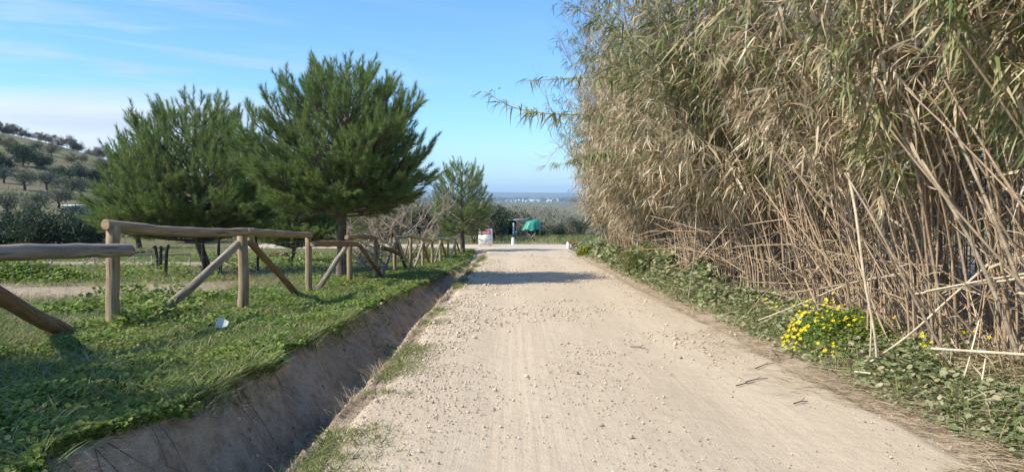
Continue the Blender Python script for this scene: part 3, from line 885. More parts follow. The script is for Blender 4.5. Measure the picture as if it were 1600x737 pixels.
# far town
hm = []
for v in range(3):
    w_, d_, h_ = [(9, 8, 6), (14, 9, 5), (7, 7, 9)][v]
    mb = MB(); box(mb, (0, 0, h_ / 2), (w_, d_, h_))
    V = np.array([[-w_ / 2 - .4, -d_ / 2 - .4, h_], [w_ / 2 + .4, -d_ / 2 - .4, h_], [w_ / 2 + .4, d_ / 2 + .4, h_], [-w_ / 2 - .4, d_ / 2 + .4, h_], [-w_ / 2 - .4, 0, h_ + 1.8], [w_ / 2 + .4, 0, h_ + 1.8]])
    mb.add(V, [[0, 1, 5, 4], [2, 3, 4, 5]]); mb.add(V, [[0, 4, 3], [1, 2, 5]])
    hm.append(mb.mesh("house", M['house']))
for i in range(54):
    px = np.clip(rng.normal(828, 30), 700, 930) if i < 46 else rng.uniform(560, 1000); Y = 3050 + rng.normal() * 190; x = (px - CX) / F * Y
    o = link("house", hm[i % 3], None, (x, Y, g(x, Y))); o.rotation_euler = (0, 0, rng.random() * 3); s = rng.uniform(0.45, 0.95); o.scale = (s, s, s)
    tag(o, "tiny white house in the distant town on the plain", "house", "white houses of the distant town")

# bare fig tree behind the fence, pale twisted limbs
def bare(name, loc, label, seed, H, spread, m, levels, r0, n0, up, curl, rz=0, group=None, cat="tree"):
    e = thing(name, label, cat, loc, group, rz)
    mbb, tips = branch_tree(seed, (0, 0, 0), H, spread, levels, r0, n0, up, curl)
    link("trunk", mbb.mesh("trunk", m, True), e)
    return e, tips


bare("fig_tree", gl(640, 31), "bare pale fig tree spreading over the fence beside the tallest pine", 5, 3.8, 0.7, M['bark_pale'], 4, 0.055, 5, 0.45, 0.16)
bare("fig_tree", gl(632, 35), "bare pale twiggy tree leaning over the fence before the small pine", 23, 5.0, 0.55, M['bark_pale'], 4, 0.06, 8, 0.6, 0.14)
bare("fig_tree", gl(596, 23.5), "low tangled bare tree at the foot of the tallest pine", 37, 2.0, 0.9, M['bark_pale'], 3, 0.045, 5, 0.4, 0.2)
e, tips = bare("oak_sapling", gl(741, 52.5), "small oak with dry brown leaves rising behind the white sign", 41, 3.0, 0.5, M['bark_dark'], 4, 0.04, 4, 0.9, 0.14)
mb = MB(); k = 3; tp = np.repeat(tips, k, 0) + rng.normal(scale=0.12, size=(len(tips) * k, 3))
scatter(mb, *LEAF_Q, tp, frames(rng.normal(size=tp.shape)), rng.uniform(0.10, 0.18, len(tp)))
link("crown", mb.mesh("crown", M['leaf_brown']), e)
bare("bare_tree", (6.3, 37, g(6.3, 37)), "tall bare pinkish tree behind the far end of the reeds", 51, 11, 0.42, M['twig_pink'], 5, 0.10, 5, 0.9, 0.10)
bare("bare_tree", (8.4, 27, g(8.4, 27)), "bare twiggy tree rising through the middle of the reeds", 53, 11, 0.42, M['twig_pink'], 5, 0.10, 5, 0.9, 0.10)
darkt[0].put((772 - CX) / F * 56, 56, 0.5, 0.34, "dark leafy tree beside the shed behind the white sign")
olive[0].put((905 - CX) / F * 64, 64, 1.5, 0.55, "greyish bush at the edge of the grass beyond the junction")
hedge[1].put((872 - CX) / F * 68, 68, 2.5, 0.5, "dark bush right of the green tarpaulin")
scrub[1].put((888 - CX) / F * 74, 74, 2.5, 0.5, "grey scrubby tree behind the dark bushes right of the tarpaulin")

# dead multi-stemmed stump
e = thing("dead_stump", "dark dead stump of three stems in the field behind the fence", "stump", gl(252, 21.5))
for dx, tilt in ((-0.11, -0.06), (0.0, 0.0), (0.12, 0.03)):
    x0, y0, z0 = e.location
    mb = MB(); u = np.linspace(0, 1, 6)[:, None]
    P = np.array([x0 + dx * 0.6, y0 + 0.05 * rng.normal(), z0]) + np.array([tilt + dx * 0.6, 0, 0.92]) * u + 0.015 * rng.normal(size=(6, 3))
    tube(P, np.linspace(0.055, 0.035, 6), 8, True, mb, 0.12); tube([P[4], P[4] + [0.09 * np.sign(dx + 0.01), 0, 0.12]], 0.02, 5, True, mb)
    part("stem", mb, M['bark_dark'], e, True)
for px, Y in ((318, 22.0), (343, 21.8), (402, 24.5)):
    x, y, z = gl(px, Y); mb = MB(); u = np.linspace(0, 1, 6)[:, None]
    tube(np.array([x, y, z]) + np.array([-0.12, 0, 1.7]) * u + 0.03 * rng.normal(size=(6, 3)), np.linspace(0.05, 0.03, 6), 7, True, mb, 0.08)
    tube(np.array([x - 0.09, y, z + 1.2]) + np.array([0.35, 0, 0.7]) * u, np.linspace(0.03, 0.01, 6), 5, True, mb)
    e = thing("bare_sapling", "slim dark bare sapling beside the trunk of the broad pine", "sapling", (x, y, z), "saplings beside the broad pine"); part("trunk", mb, M['bark_dark'], e, True)

# low fence by the path, bench
e = thing("low_fence", "low weathered rail fence along the pale path in the field", "fence", gl(60, 29.5))
prev = None
for i, (px, Y) in enumerate([(20, 29.5), (78, 29.3), (145, 29.0), (207, 29.0), (236, 30.5), (295, 32)]):
    x, y, z = gl(px, Y); log("post", (x, y, z - 0.1), (x, y, z + 0.42), 0.035, 0.033, M['wood_grey'], e, None, 8)
    if prev is not None: log("rail", prev, (x, y, z + 0.42), 0.035, 0.035, M['wood_grey'], e, None, 8)
    if i in (2, 3): 
        for s in (-1, 1): log("brace", (x, y, z + 0.38), (x + s * 0.55, y, z), 0.028, 0.028, M['wood_grey'], e, None, 8)
    prev = (x, y, z + 0.42)
bl = gl(436, 34); e = thing("bench", "dark red plank bench under the trees behind the fence", "bench", bl)
x, y, z = bl
mb = MB(); box(mb, (x, y, z + 0.42), (1.45, 0.34, 0.06)); part("seat", mb, M['bench'], e)
mb = MB(); box(mb, (x, y - 0.16, z + 0.34), (1.40, 0.04, 0.10)); part("apron", mb, M['bench'], e)
for s in (-0.6, 0.6):
    mb = MB(); box(mb, (x + s, y, z + 0.19), (0.09, 0.30, 0.40)); part("leg", mb, M['bench'], e)

# small grey outbuilding on the hillside + pale boulder
x, y = (128 - CX) / F * 58, 58.0; z = g(x, y)
zr = at(128, 322, 58)[2]
e = thing("outbuilding", "small grey flat-roofed outbuilding behind the dark hedge", "building", (x, y, z))
mb = MB(); box(mb, (x, y, (z - 0.3 + zr) / 2), (1.45, 2.2, zr - z + 0.3)); part("wall", mb, M['concrete'], e)
mb = MB(); box(mb, (x, y, zr + 0.07), (1.65, 2.5, 0.08)); part("roof", mb, M['metal_roof'], e)
mb = MB(); box(mb, (x - 0.3, y - 1.115, z + 0.8), (0.7, 0.03, 1.4)); part("door", mb, M['dark_boards'], e)
TV, TF = subdiv_stone(77); x, y = (161 - CX) / F * 60, 60.0
mb = MB().add(TV * 0.26 + np.array([x, y, at(162, 309, 60)[2]]), TF)
tag(link("boulder", mb.mesh("boulder", M['rock'], True)), "pale rounded boulder on the slope at the left edge of the broad pine", "boulder")

# ------------------------------------------------------------------ junction furniture
x, y, z = gl(758.5, 47.5); zt = at(758, 357.5, y)[2]; zb = at(758, 383, y)[2]
e = thing("notice_board", "white notice board with a red panel standing at the junction", "sign", (x, y, z))
wpx = 22.0 / F * y
mb = MB(); box(mb, (x, y, (zt + zb) / 2), (wpx, 0.05, zt - zb)); part("board", mb, M['white'], e)
for s in (-0.36, 0.36):
    mb = MB(); box(mb, (x + s * wpx, y + 0.06, (zt + z - 0.2) / 2), (0.06, 0.06, zt - z + 0.2)); part("leg", mb, M['wood_grey'], e)
H_ = zt - zb
mb = MB(); box(mb, (x + 0.02 * wpx, y - 0.029, zt - 0.20 * H_), (wpx * 0.70, 0.008, H_ * 0.25)); rp = part("red_panel", mb, M['red'], e)
for r_i, (w0, w1) in enumerate(((-.26, .24), (-.22, .27))):
    xx = w0; mb = MB()
    while xx < w1:
        l = rng.uniform(0.03, 0.07); box(mb, (x + (0.02 + xx + l / 2) * wpx, y - 0.0345, zt - (0.145 + 0.09 * r_i) * H_), (l * wpx, 0.004, 0.045 * H_)); xx += l + 0.02
    part("lettering", mb, M['print_pale'], e)
mb = MB()
for xx, zz, w_, h_ in ((-.40, .60, .10, .05), (-.32, .68, .12, .05), (-.20, .66, .06, .04), (-.28, .73, .14, .025), (0.02, .74, .18, .03), (.14, .70, .09, .03), (.30, .66, .10, .04), (.38, .66, .1, .025), (.20, .68, .05, .03), (0.0, .92, .04, .05), (.25, .95, .06, .06), (.31, .84, .03, .02), (-.43, .66, .03, .10)):
    box(mb, (x + xx * wpx, y - 0.0265, zt - zz * H_), (w_ * wpx, 0.003, h_ * H_))
part("flaking_print", mb, M['print_dark'], e)


def bollard(px, pyb, pyt, Y, label):
    x = (px - CX) / F * Y; zb = min(at(px, pyb, Y)[2], g(x, Y)); zt = at(px, pyt, Y)[2]
    e = thing("marker_stone", label, "marker stone", (x, Y, zb))
    mb = MB(); h = zt - zb
    prof = [(0.115, -0.1), (0.115, 0.05), (0.088, h * 0.9), (0.06, h * 0.97), (0.02, h)]
    tube([(x, Y, zb + q) for _, q in prof], [p for p, _ in prof], 12, True, mb); part("stone", mb, M['white'], e, True)
    mb = MB(); box(mb, (x, Y, zb + 0.02), (0.34, 0.34, 0.06)); part("footing", mb, M['concrete'], e)


bollard(801.5, 384, 370.5, 49.9, "white tapered marker stone in front of the blue post")
bollard(888, 389, 377, 43.0, "white tapered marker stone beside the russet dog")

# shed
ys_ = 61.0
def q(px, py, Y=ys_): return at(px, py, Y)
zg = g(q(795, 375)[0], ys_)
x0, x1 = q(779, 0)[0], q(806, 0)[0]
e = thing("shed", "open lean-to shed with a pale sheet roof and dark interior", "shed", (float((x0 + x1) / 2), ys_, zg))
zr0, zr1 = q(779, 346)[2], q(806, 344.3)[2]
mb = MB(); V = np.array([[x0 - .3, ys_ - .5, zr0], [x1 + .9, ys_ - .5, zr1 + .08], [x1 + .9, ys_ + 1.9, zr1 + .05], [x0 - .3, ys_ + 1.9, zr0 - 0.03]]); V2 = V + [0, 0, 0.05]
mb.add(np.concatenate([V, V2]), [[3, 2, 1, 0], [4, 5, 6, 7], [0, 1, 5, 4], [1, 2, 6, 5], [2, 3, 7, 6], [3, 0, 4, 7]]); part("roof", mb, M['metal_roof'], e)
mb = MB(); box(mb, ((x0 + x1) / 2, ys_ + 1.8, (zg + zr0) / 2), (x1 - x0, 0.08, zr0 - zg)); part("rear_wall", mb, M['dark_boards'], e)
for s, w_ in ((x0 + 0.06, 1), (x1 - 0.06, 1)):
    mb = MB(); box(mb, (s, ys_ + 0.95, (zg + zr0) / 2), (0.06, 1.6, zr0 - zg)); part("side_wall", mb, M['dark_boards'], e)
mb = MB(); box(mb, (x0 + 0.42, ys_ + 0.05, (zg + zr0) / 2), (0.72, 0.05, (zr0 - zg) * 0.97)); part("front_panel", mb, simple("dark_green_boards", (0.035, 0.055, 0.045), 0.8, 0.3), e)
x, Y = q(802.5, 0, 58)[0], 58.0
mb = MB(); box(mb, (x, Y, (g(x, Y) + q(802, 348, Y)[2]) / 2 - 0.05), (0.13, 0.10, q(802, 348, Y)[2] - g(x, Y) + 0.1))
e = thing("gate_post", "tall pale blue post behind the white marker stone", "post", (x, Y, g(x, Y))); part("post", mb, M['blue_paint'], e)
mb = MB(); box(mb, (x + 0.19, Y + 0.02, q(806, 366, Y)[2]), (0.10, 0.08, 0.5)); part("bracket", mb, M['blue_paint'], e)
# tarpaulin over a pile
x, Y = q(834, 0, 64)[0], 64.0
e = thing("covered_stack", "heap draped with a bright green tarpaulin beyond the junction", "covered heap", (x, Y, g(x, Y)))
zt = q(834, 343.5, 64)[2]; z0 = g(x, Y); zh = q(834, 359, 64)[2]
mb = MB(); na = 40; rows = 7
a = np.arange(na) / na * 2 * math.pi
rr = [0.02, 0.42, 0.55, 0.62, 0.68, 0.74, 0.80]; zz = [1.0, 0.97, 0.86, 0.62, 0.4, 0.18, 0.0]
V = []
for i in range(rows):
    fold = 1 + 0.09 * (i / rows) * np.cos(a * 9 + 0.6 * np.sin(a * 3)) + 0.05 * np.sin(a * 2)
    xs_ = x + 1.0 * rr[i] * fold * np.cos(a) * 0.98 - 0.28 * (1 - zz[i]) * 0.6; zs_ = zh + (zt - zh) * zz[i] + 0.08 * (i > 3) * np.sin(a * 5) - (0.1 * np.cos(a) if i < 2 else 0) * -0.5
    V.append(np.stack([xs_, Y + 0.85 * rr[i] * fold * np.sin(a), zs_], -1))
V = np.concatenate(V); i = np.arange(rows - 1)[:, None] * na; j = np.arange(na)[None]; j2 = (j + 1) % na
mb.add(V, np.stack([i + j, i + na + j, i + na + j2, i + j2], -1).reshape(-1, 4)); part("tarpaulin", mb, M['tarp'], e, True)
mb = MB()
for k in range(5):
    for l in range(4): tube([(x - 0.5 + 0.25 * k + 0.03 * rng.normal(), Y - 0.45, z0 + 0.1 + 0.2 * l), (x - 0.5 + 0.25 * k, Y + 0.5, z0 + 0.1 + 0.2 * l)], 0.10, 7, True, mb)
part("log_pile", mb, M['bark_dark'], e)
# stake fence
e = thing("stake_fence", "ragged fence of thin grey stakes in front of the shed", "fence", gl(800, 56))
pr = None
for i, px in enumerate((772, 778, 784, 789, 797, 805, 812, 819, 826, 834)):
    Y = 56 + 0.2 * (i % 3); x = (px - CX) / F * Y; z = g(x, Y); h = at(px, 361.5 + rng.uniform(-2.5, 3), Y)[2]
    p0 = np.array([x, Y, z - 0.1]); p1 = np.array([x + rng.normal() * 0.12, Y, h]); log("stake", p0, p1, 0.038, 0.03, M['wood_grey'], e, None, 6)
    if pr is not None and i > 1: log("rail", pr, p0 + (p1 - p0) * 0.62, 0.028, 0.028, M['wood_grey'], e, None, 6)
    pr = p0 + (p1 - p0) * 0.62
for k, (pa, pb) in enumerate((((781, 363), (787, 377)), ((828, 376), (834, 366)), ((774, 364), (776, 376)))):
    log("strut", at(*pa, 55.7), at(*pb, 55.7), 0.045, 0.035, M['wood_grey'], e, None, 6)
# thin metal pole in the verge
x, Y = (996 - CX) / F * 24, 24.0; z = g(x, Y); e = thing("metal_pole", "thin grey metal pole standing in the weeds before the reeds", "pole", (x, Y, z))
mb = MB(); tube([(x, Y, z - 0.1), (x + 0.02, Y, at(996, 340, Y)[2])], 0.024, 8, True, mb); part("shaft", mb, M['metal_roof'], e, True)
mb = MB(); tube([(x + 0.02, Y, at(996, 340, Y)[2]), (x + 0.02, Y, at(996, 338.5, Y)[2])], 0.032, 8, True, mb); part("cap", mb, M['wire'], e, True)
# plastic scrap in the grass
p = at(345, 523, 7.95); p[2] = g(p[0], p[1]) + 0.13
mb = MB(); V = np.array([[-.065, 0, -.04], [-.01, .03, -.055], [.06, .02, -.03], [-.03, .02, .065], [.02, .045, .04], [.075, .03, .015]]) + p
mb.add(np.concatenate([V, V + [0.004, -0.006, 0.004]]), [[0, 1, 4, 3], [1, 2, 5, 4], [6, 9, 10, 7], [7, 10, 11, 8]])
tag(link("plastic_scrap", mb.mesh("plastic_scrap", M['plastic'])), "crumpled scrap of milky plastic lying in the green bank", "litter")

# dog, trotting towards the left past the marker stone
def skin_mesh(name, V, E, rad, m, sub=2):
    me = bpy.data.meshes.new(name); me.from_pydata([tuple(v) for v in V], E, [])
    o = bpy.data.objects.new(name, me); COL.objects.link(o)
    md = o.modifiers.new("s", 'SKIN'); o.modifiers.new("d", 'SUBSURF').levels = sub
    sv = me.skin_vertices[0].data if me.skin_vertices else None
    if sv is None:
        bpy.context.view_layer.objects.active = o; bpy.ops.mesh.customdata_skin_add(); sv = me.skin_vertices[0].data
    for i, r in enumerate(rad): sv[i].radius = r if isinstance(r, tuple) else (r, r)
    sv[0].use_root = True
    dg = bpy.context.evaluated_depsgraph_get(); dg.update()
    out = bpy.data.meshes.new_from_object(o.evaluated_get(dg)); bpy.data.objects.remove(o)
    out.materials.clear(); out.materials.append(m)
    out.polygons.foreach_set("use_smooth", np.ones(len(out.polygons), bool)); out.name = name
    return out


dV = [(0.10, 0, .33), (0, 0, .33), (-.11, 0, .32), (-.20, 0, .36), (-.26, 0, .42), (-.34, 0, .41), (-.40, 0, .39),
      (0.17, 0, .33), (.25, 0, .36), (.31, 0, .30), (.34, 0, .22),
      (-.13, .055, .22), (-.16, .055, .12), (-.15, .055, .02), (-.18, .055, .012),
      (-.11, -.055, .22), (-.08, -.055, .13), (-.04, -.055, .06), (-.06, -.055, .03),
      (.15, .055, .25), (.11, .055, .17), (.17, .055, .10), (.15, .055, .02), (.12, .055, .012),
      (.17, -.055, .25), (.15, -.055, .16), (.22, -.055, .10), (.21, -.055, .02), (.18, -.055, .012)]
dE = [(0, 1), (1, 2), (2, 3), (3, 4), (4, 5), (5, 6), (0, 7), (7, 8), (8, 9), (9, 10), (2, 11), (11, 12), (12, 13), (13, 14), (2, 15), (15, 16), (16, 17), (17, 18), (7, 19), (19, 20), (20, 21), (21, 22), (22, 23), (7, 24), (24, 25), (25, 26), (26, 27), (27, 28)]
dR = [.072, .085, .10, .062, .068, .045, .028, .075, .028, .022, .014, .042, .024, .018, .018, .042, .024, .018, .018, .052, .035, .02, .018, .018, .052, .035, .02, .018, .018]
Y = 42.6; x = (898 - CX) / F * Y
dz = max(road_z(np.array([Y]))[0], g(x, Y)) + 0.02
e = thing("dog", "russet dog walking across the road end beside the white marker stone", "dog", (x, Y, dz))
link("body", skin_mesh("body", dV, dE, dR, M['dog']), e)
mb = MB()
for s in (-1, 1): mb.add(np.array([[-.27, s * .03, .47], [-.23, s * .04, .47], [-.245, s * .075, .41], [-.25, s * .045, .46]]), [[0, 1, 2], [0, 2, 3], [1, 3, 2], [0, 3, 1]])
link("ears", mb.mesh("ears", M['dog']), e)
mb = MB(); mb.add(TV * 0.012 + np.array([-.425, 0, .395]), TF)
for s in (-1, 1): mb.add(TV * 0.007 + np.array([-.318, s * .034, .435]), TF)
link("nose_and_eyes", mb.mesh("nose_and_eyes", M['dog_dark']), e)

# ------------------------------------------------------------------ ground cover
D7 = disc_leaf(6, 0.12); B3 = strip_leaf(3, 0.06, 0.45, 0.1); B2 = strip_leaf(2, 0.05, 0.25)


def leaves_on(mb, x, y, h, size, tpl, upness=0.5, z0=None):
    n = len(x); z = (ground(x, y) if z0 is None else z0) + h
    a = rng.random(n) * 6.283
    d = np.stack([np.cos(a), np.sin(a), upness * rng.normal(size=n)], -1)
    scatter(mb, *tpl, np.stack([x, y, z], -1), frames(d, None, 0.45), size)


def blades_on(mb, x, y, L, tpl, width=1.0, lean=0.5, dz=0.0):
    n = len(x); a = rng.random(n) * 6.283
    d = np.stack([lean * np.cos(a), lean * np.sin(a), np.ones(n)], -1)
    pos = np.stack([x, y, ground(x, y) + dz], -1)
    out = np.stack([np.cos(a), np.sin(a), 0.3 * np.ones(n)], -1)
    scatter(mb, *tpl, pos, frames(d, -out + 0.3 * rng.normal(size=(n, 3))), np.stack([L, L * width, L], -1))


# lush bank beside the fence
mb = MB(); N = 150000
y = 2.6 * np.exp(rng.random(N) * math.log(42 / 2.6)); x = rim_left(y) + 0.02 - rng.random(N) ** 1.1 * (2.6 + 0.02 * y)
cl = fbm(x * 1.3, y * 1.1, 101); hh = (0.03 + 0.26 * np.clip(cl - 0.3, 0, 1)) * sstep(-0.05, 0.25, rim_left(y) + 0.05 - x) * 0.9 + 0.01
keep = rng.random(N) < (0.25 + sstep(0.32, 0.5, cl)) * (1 - 0.92 * bare_mask(x, y)); x, y, hh = x[keep], y[keep], hh[keep]
sz = rng.uniform(0.014, 0.034, len(x)) * (1 + y / 22)
leaves_on(mb, x, y, hh * rng.random(len(x)) ** 0.6, sz, D7, 0.35)
N = 16000; y = 2.8 * np.exp(rng.random(N) * math.log(36 / 2.8)); ov = 0.20 * np.clip(fbm(y * 2.2, y * 0 + 6, 161) - 0.35, 0, 1) * 2.2; x = rim_left(y) - 0.05 + ov * rng.random(N)
leaves_on(mb, x, y, 0.02 + 0.05 * rng.random(N), rng.uniform(0.014, 0.032, N) * (1 + y / 22), D7, 0.5, bank_z(y) - 0.6 * np.clip(x - rim_left(y), 0, 1))
N = 9000; y = 2.8 * np.exp(rng.random(N) * math.log(30 / 2.8)); u_ = rng.random(N); x = rim_left(y) + u_ * 0.6; keep = (fbm(x * 3, y * 1.6, 163) > 0.60 + 0.10 * u_); x, y = x[keep], y[keep]
leaves_on(mb, x, y, 0.01 + 0.04 * rng.random(len(x)), rng.uniform(0.012, 0.028, len(x)) * (1 + y / 22), D7, 0.5)
tag(link("clover_bank", mb.mesh("clover_bank", M['clover'])), "lush green clover covering the bank between ditch and fence", None, None, "stuff")
# grass on the bank and the field
mb = MB(); N = 46000
y = 3.4 * np.exp(rng.random(N) * math.log(44 / 3.4)); x = rim_left(y) - 0.0 - rng.random(N) * (2.8 + 0.03 * y)
x = np.where(rng.random(N) < 0.25, rim_left(y) + rng.normal(0, 0.05, N), x)
keep = (fbm(x * 0.9 + 7, y * 0.9, 103) > 0.42); x, y = x[keep], y[keep]
blades_on(mb, x, y, rng.uniform(0.07, 0.22, len(x)) * (1 + y / 60), B3, 0.55, 0.7)
N = 120000
y = 6.5 * np.exp(rng.random(N) * math.log(58 / 6.5)); x = -4.3 - rng.random(N) * np.maximum(0.76 * y - 3.2, 0.5)
bm_ = bare_mask(x, y); keep = (rng.random(N) > bm_ * 1.02) & (fbm(x * 0.5, y * 0.5, 105) > 0.34) & ((y < 44.2) | (y > 50.5)); x, y = x[keep], y[keep]
blades_on(mb, x, y, rng.uniform(0.04, 0.13, len(x)) * (1 + y / 25), B2, 1.0 + 0.6 * rng.random(len(x)), 0.9)
N = 16000   # strip beyond the junction
y = rng.uniform(50.8, 63, N); x = rng.uniform(-16, 14, N); blades_on(mb, x, y, rng.uniform(0.15, 0.4, N), B2, 2.0, 0.6)
tag(link("grass", mb.mesh("grass", M['grass'])), "short grass on the bank and in the field behind the fence", None, None, "stuff")
# leafy weeds in the field
mb = MB(); N = 60000
y = 8 * np.exp(rng.random(N) * math.log(40 / 8)); x = -4.2 - rng.random(N) * np.maximum(0.76 * y - 3.2, 0.5)
cl = fbm(x * 0.55 + 3, y * 0.45, 107); keep = (cl > 0.50) & (rng.random(N) > bare_mask(x, y)); x, y, cl = x[keep], y[keep], cl[keep]
leaves_on(mb, x, y, (cl - 0.48) * 1.6 * rng.random(len(x)), rng.uniform(0.03, 0.07, len(x)) * (1 + y / 35), D7, 0.4)
xm, ym = gl(20, 17)[:2]   # leafy mound at the left edge
N = 9000; a = rng.random(N) * 6.28; r0 = rng.random(N) ** 0.5
x = xm - 1.2 + 2.4 * r0 * np.cos(a); y = ym + 1.5 + 1.2 * r0 * np.sin(a)
leaves_on(mb, x, y, 0.5 * (1 - r0 ** 2) * (0.6 + 0.4 * rng.random(N)), rng.uniform(0.05, 0.10, N), D7, 0.5)
tag(link("field_weeds", mb.mesh("field_weeds", M['clover'])), "patches of low green weeds in the field", None, None, "stuff")
# grass strip at the left edge of the road
mb = MB(); N = 26000
y = 2.8 * np.exp(rng.random(N) * math.log(36 / 2.8)); x = rim_right(y) + 0.02 + np.abs(rng.normal(0, 0.24, N)) * np.clip(1.25 - y / 22, 0.4, 1.2)
w_ = fbm(y * 0.75 + 2.5, y * 0 + 1, 109, 3); keep = (w_ + 0.25 * fbm(x * 4, y * 4, 110) > 0.60) & (rng.random(N) < 0.9)
x, y = x[keep], y[keep]
n = len(x); L = rng.uniform(0.03, 0.11, n) * (1 + y / 30); a = rng.random(n) * 6.28
d = np.stack([0.9 * np.cos(a), 0.9 * np.sin(a), np.ones(n)], -1)
scatter(mb, *B3, np.stack([x, y, np.maximum(ground(x, y), road_h(x, y) - 0.02)], -1), frames(d, None, 0.4), np.stack([L, L * 0.9, L], -1))
tag(link("roadside_grass", mb.mesh("roadside_grass", M['grass'])), "strip of short grass between the ditch and the road", None, None, "stuff")
# dry grass hanging in the ditch
mb = MB(); N = 6500
y = 3 * np.exp(rng.random(N) * math.log(34 / 3)); x = rng.uniform(-2.0, -1.4, N); cl = fbm(x * 3, y * 1.2, 111); keep = cl > 0.56; x, y = x[keep], y[keep]
blades_on(mb, x, y, rng.uniform(0.06, 0.22, len(x)), B3, 0.35, 1.1)
N = 2600; y = 3 * np.exp(rng.random(N) * math.log(30 / 3)); x = rim_left(y) + rng.uniform(0, 0.12, N)
blades_on(mb, x, y, rng.uniform(0.05, 0.18, N), B3, 0.25, 2.2)
N = 8500; y = 3 * np.exp(rng.random(N) * math.log(30 / 3)); x = rim_right(y) - 0.10 - np.abs(rng.normal(0, 0.16, N)); cl = fbm(x * 2, y * 1.2, 115); keep = cl > 0.40; x, y = x[keep], y[keep]; n = len(x)
a = rng.random(n) * 6.28; d = np.stack([np.cos(a), np.sin(a), 0.25 * rng.normal(size=n)], -1)
L = rng.uniform(0.03, 0.16, n)
scatter(mb, *strip_leaf(2, 0.12, 0.15), np.stack([x, y, ground(x, y) + 0.012], -1), frames(d, None, 0.4), np.stack([L, 0.02 + 0.25 * L, L], -1))
N = 3200; y = rng.uniform(5.6, 9.5, N); x = rim_right(y) - 0.10 + rng.normal(0, 0.10, N); keep = fbm(y * 1.4, y * 0 + 4, 117) > 0.47; x, y = x[keep], y[keep]
blades_on(mb, x, y, rng.uniform(0.07, 0.24, len(x)), B3, 0.3, 1.0)
# straw litter along the right edge of the road
N = 16000; y = 2.6 * np.exp(rng.random(N) * math.log(34 / 2.6)); x = 3.45 + rng.normal(0, 0.36, N) - np.abs(rng.normal(0, 0.12, N))
cl = fbm(x * 1.5, y * 1.0, 113); keep = (cl > 0.42) & (x > 2.2); x, y = x[keep], y[keep]; n = len(x)
a = rng.normal(2.2, 0.7, n); d = np.stack([np.cos(a), np.sin(a), 0.05 * rng.normal(size=n) + 0.03], -1)
L = rng.uniform(0.06, 0.32, n)
scatter(mb, *strip_leaf(3, 0.035, 0.06), np.stack([x, y, np.maximum(ground(x, y), np.where(x < 3.0, road_h(x, y), -9)) + 0.012], -1), frames(d, None, 0.3), np.stack([L, L * 0.9, L], -1))
N = 5200; y = 3.6 * np.exp(rng.random(N) * math.log(30 / 3.6)); x = rim_left(y) - rng.random(N) * (2.6 + 0.05 * y); keep = fbm(x * 1.6, y * 1.6, 141) > 0.50; x, y = x[keep], y[keep]
blades_on(mb, x, y, rng.uniform(0.08, 0.30, len(x)), B3, 0.28, 0.9, 0.03)
N = 9000; y = rng.uniform(8.5, 22, N); x = -4.6 - rng.random(N) * 0.6 * y; keep = (fbm(x * 0.7, y * 0.7, 143) > 0.50); x, y = x[keep], y[keep]
blades_on(mb, x, y, rng.uniform(0.06, 0.24, len(x)), B3, 0.5, 0.8)
N = 9000; y = 3.5 * np.exp(rng.random(N) * math.log(24 / 3.5)); x = 4.2 + rng.normal(0, 0.28, N); n = N
a = rng.random(n) * 6.28; d = np.stack([np.cos(a), np.sin(a), 0.35 * rng.normal(size=n)], -1); L = rng.uniform(0.06, 0.35, n)
scatter(mb, *strip_leaf(3, 0.06, 0.12), np.stack([x, y, ground(x, y) + 0.02 + 0.12 * rng.random(n)], -1), frames(d, None, 0.4), np.stack([L, L, L], -1))
tag(link("dry_straw", mb.mesh("dry_straw", M['straw'])), "dry straw and reed litter along the road edge and in the ditch", None, None, "stuff")
# a few dark twigs fallen on the road
TWG = [((985, 541), (1012, 545)), ((1165, 596), (1200, 590)), ((1180, 575), (1210, 566)), ((1150, 602), (1180, 597)), ((1240, 630), (1262, 626)), ((1205, 545), (1214, 556))]
for pa, pb in TWG:
    P = []
    for px, py in (pa, ((pa[0] + pb[0]) / 2, (pa[1] + pb[1]) / 2 - 1.5), pb):
        d = ray(px, py); t = -EYE / d[2]
        for _ in range(8): t = (float(road_h(np.array([d[0] * t]), np.array([d[1] * t]))[0]) + 0.01 - EYE) / d[2]
        P.append(np.array([0, 0, EYE]) + d * t)
    mb = MB(); tube(P, [0.006, 0.005, 0.003], 5, True, mb); tube([P[1], P[1] + [0.06, 0.07, 0.01]], 0.003, 4, True, mb)
    tag(link("twig", mb.mesh("twig", M['bark_dark'])), "thin dry twig lying on the right half of the road", "twig", "twigs fallen on the road")

# right verge: mallow and weeds
mb = MB(); N = 60000
y = 2.6 * np.exp(rng.random(N) * math.log(44 / 2.6)); x = 3.15 + rng.random(N) ** 0.8 * 1.5
cl = fbm(x * 1.2, y * 0.9, 121); cb_ = fbm(x * 0.5, y * 0.35, 122)
den = sstep(3.2, 4.3, x + 0.9 * (cl - 0.5)) * (0.25 + 0.75 * sstep(0.36, 0.55, cl)) * (1 - 0.85 * sstep(4.1, 4.5, x))
keep = (rng.random(N) < den); x, y, cl = x[keep], y[keep], cl[keep]
far_ = sstep(9, 17, y)
hmax = (0.06 + 0.62 * np.clip(cl - 0.33, 0, 1) * 2 * (0.30 + 0.75 * far_)) * sstep(3.0, 4.0, x)
sz = rng.uniform(0.025, 0.085, len(x)) * (0.75 + 0.45 * far_) * (1 + y / 60)
leaves_on(mb, x, y, 0.02 + hmax * rng.random(len(x)) ** 0.5, sz, disc_leaf(9, 0.25, 0.12), 0.35)
N = 30000; y = 2.6 * np.exp(rng.random(N) * math.log(44 / 2.6)); x = 3.2 + rng.random(N) * 1.4; keep = fbm(x * 1.4, y * 1.2, 124) > 0.46; x, y = x[keep], y[keep]
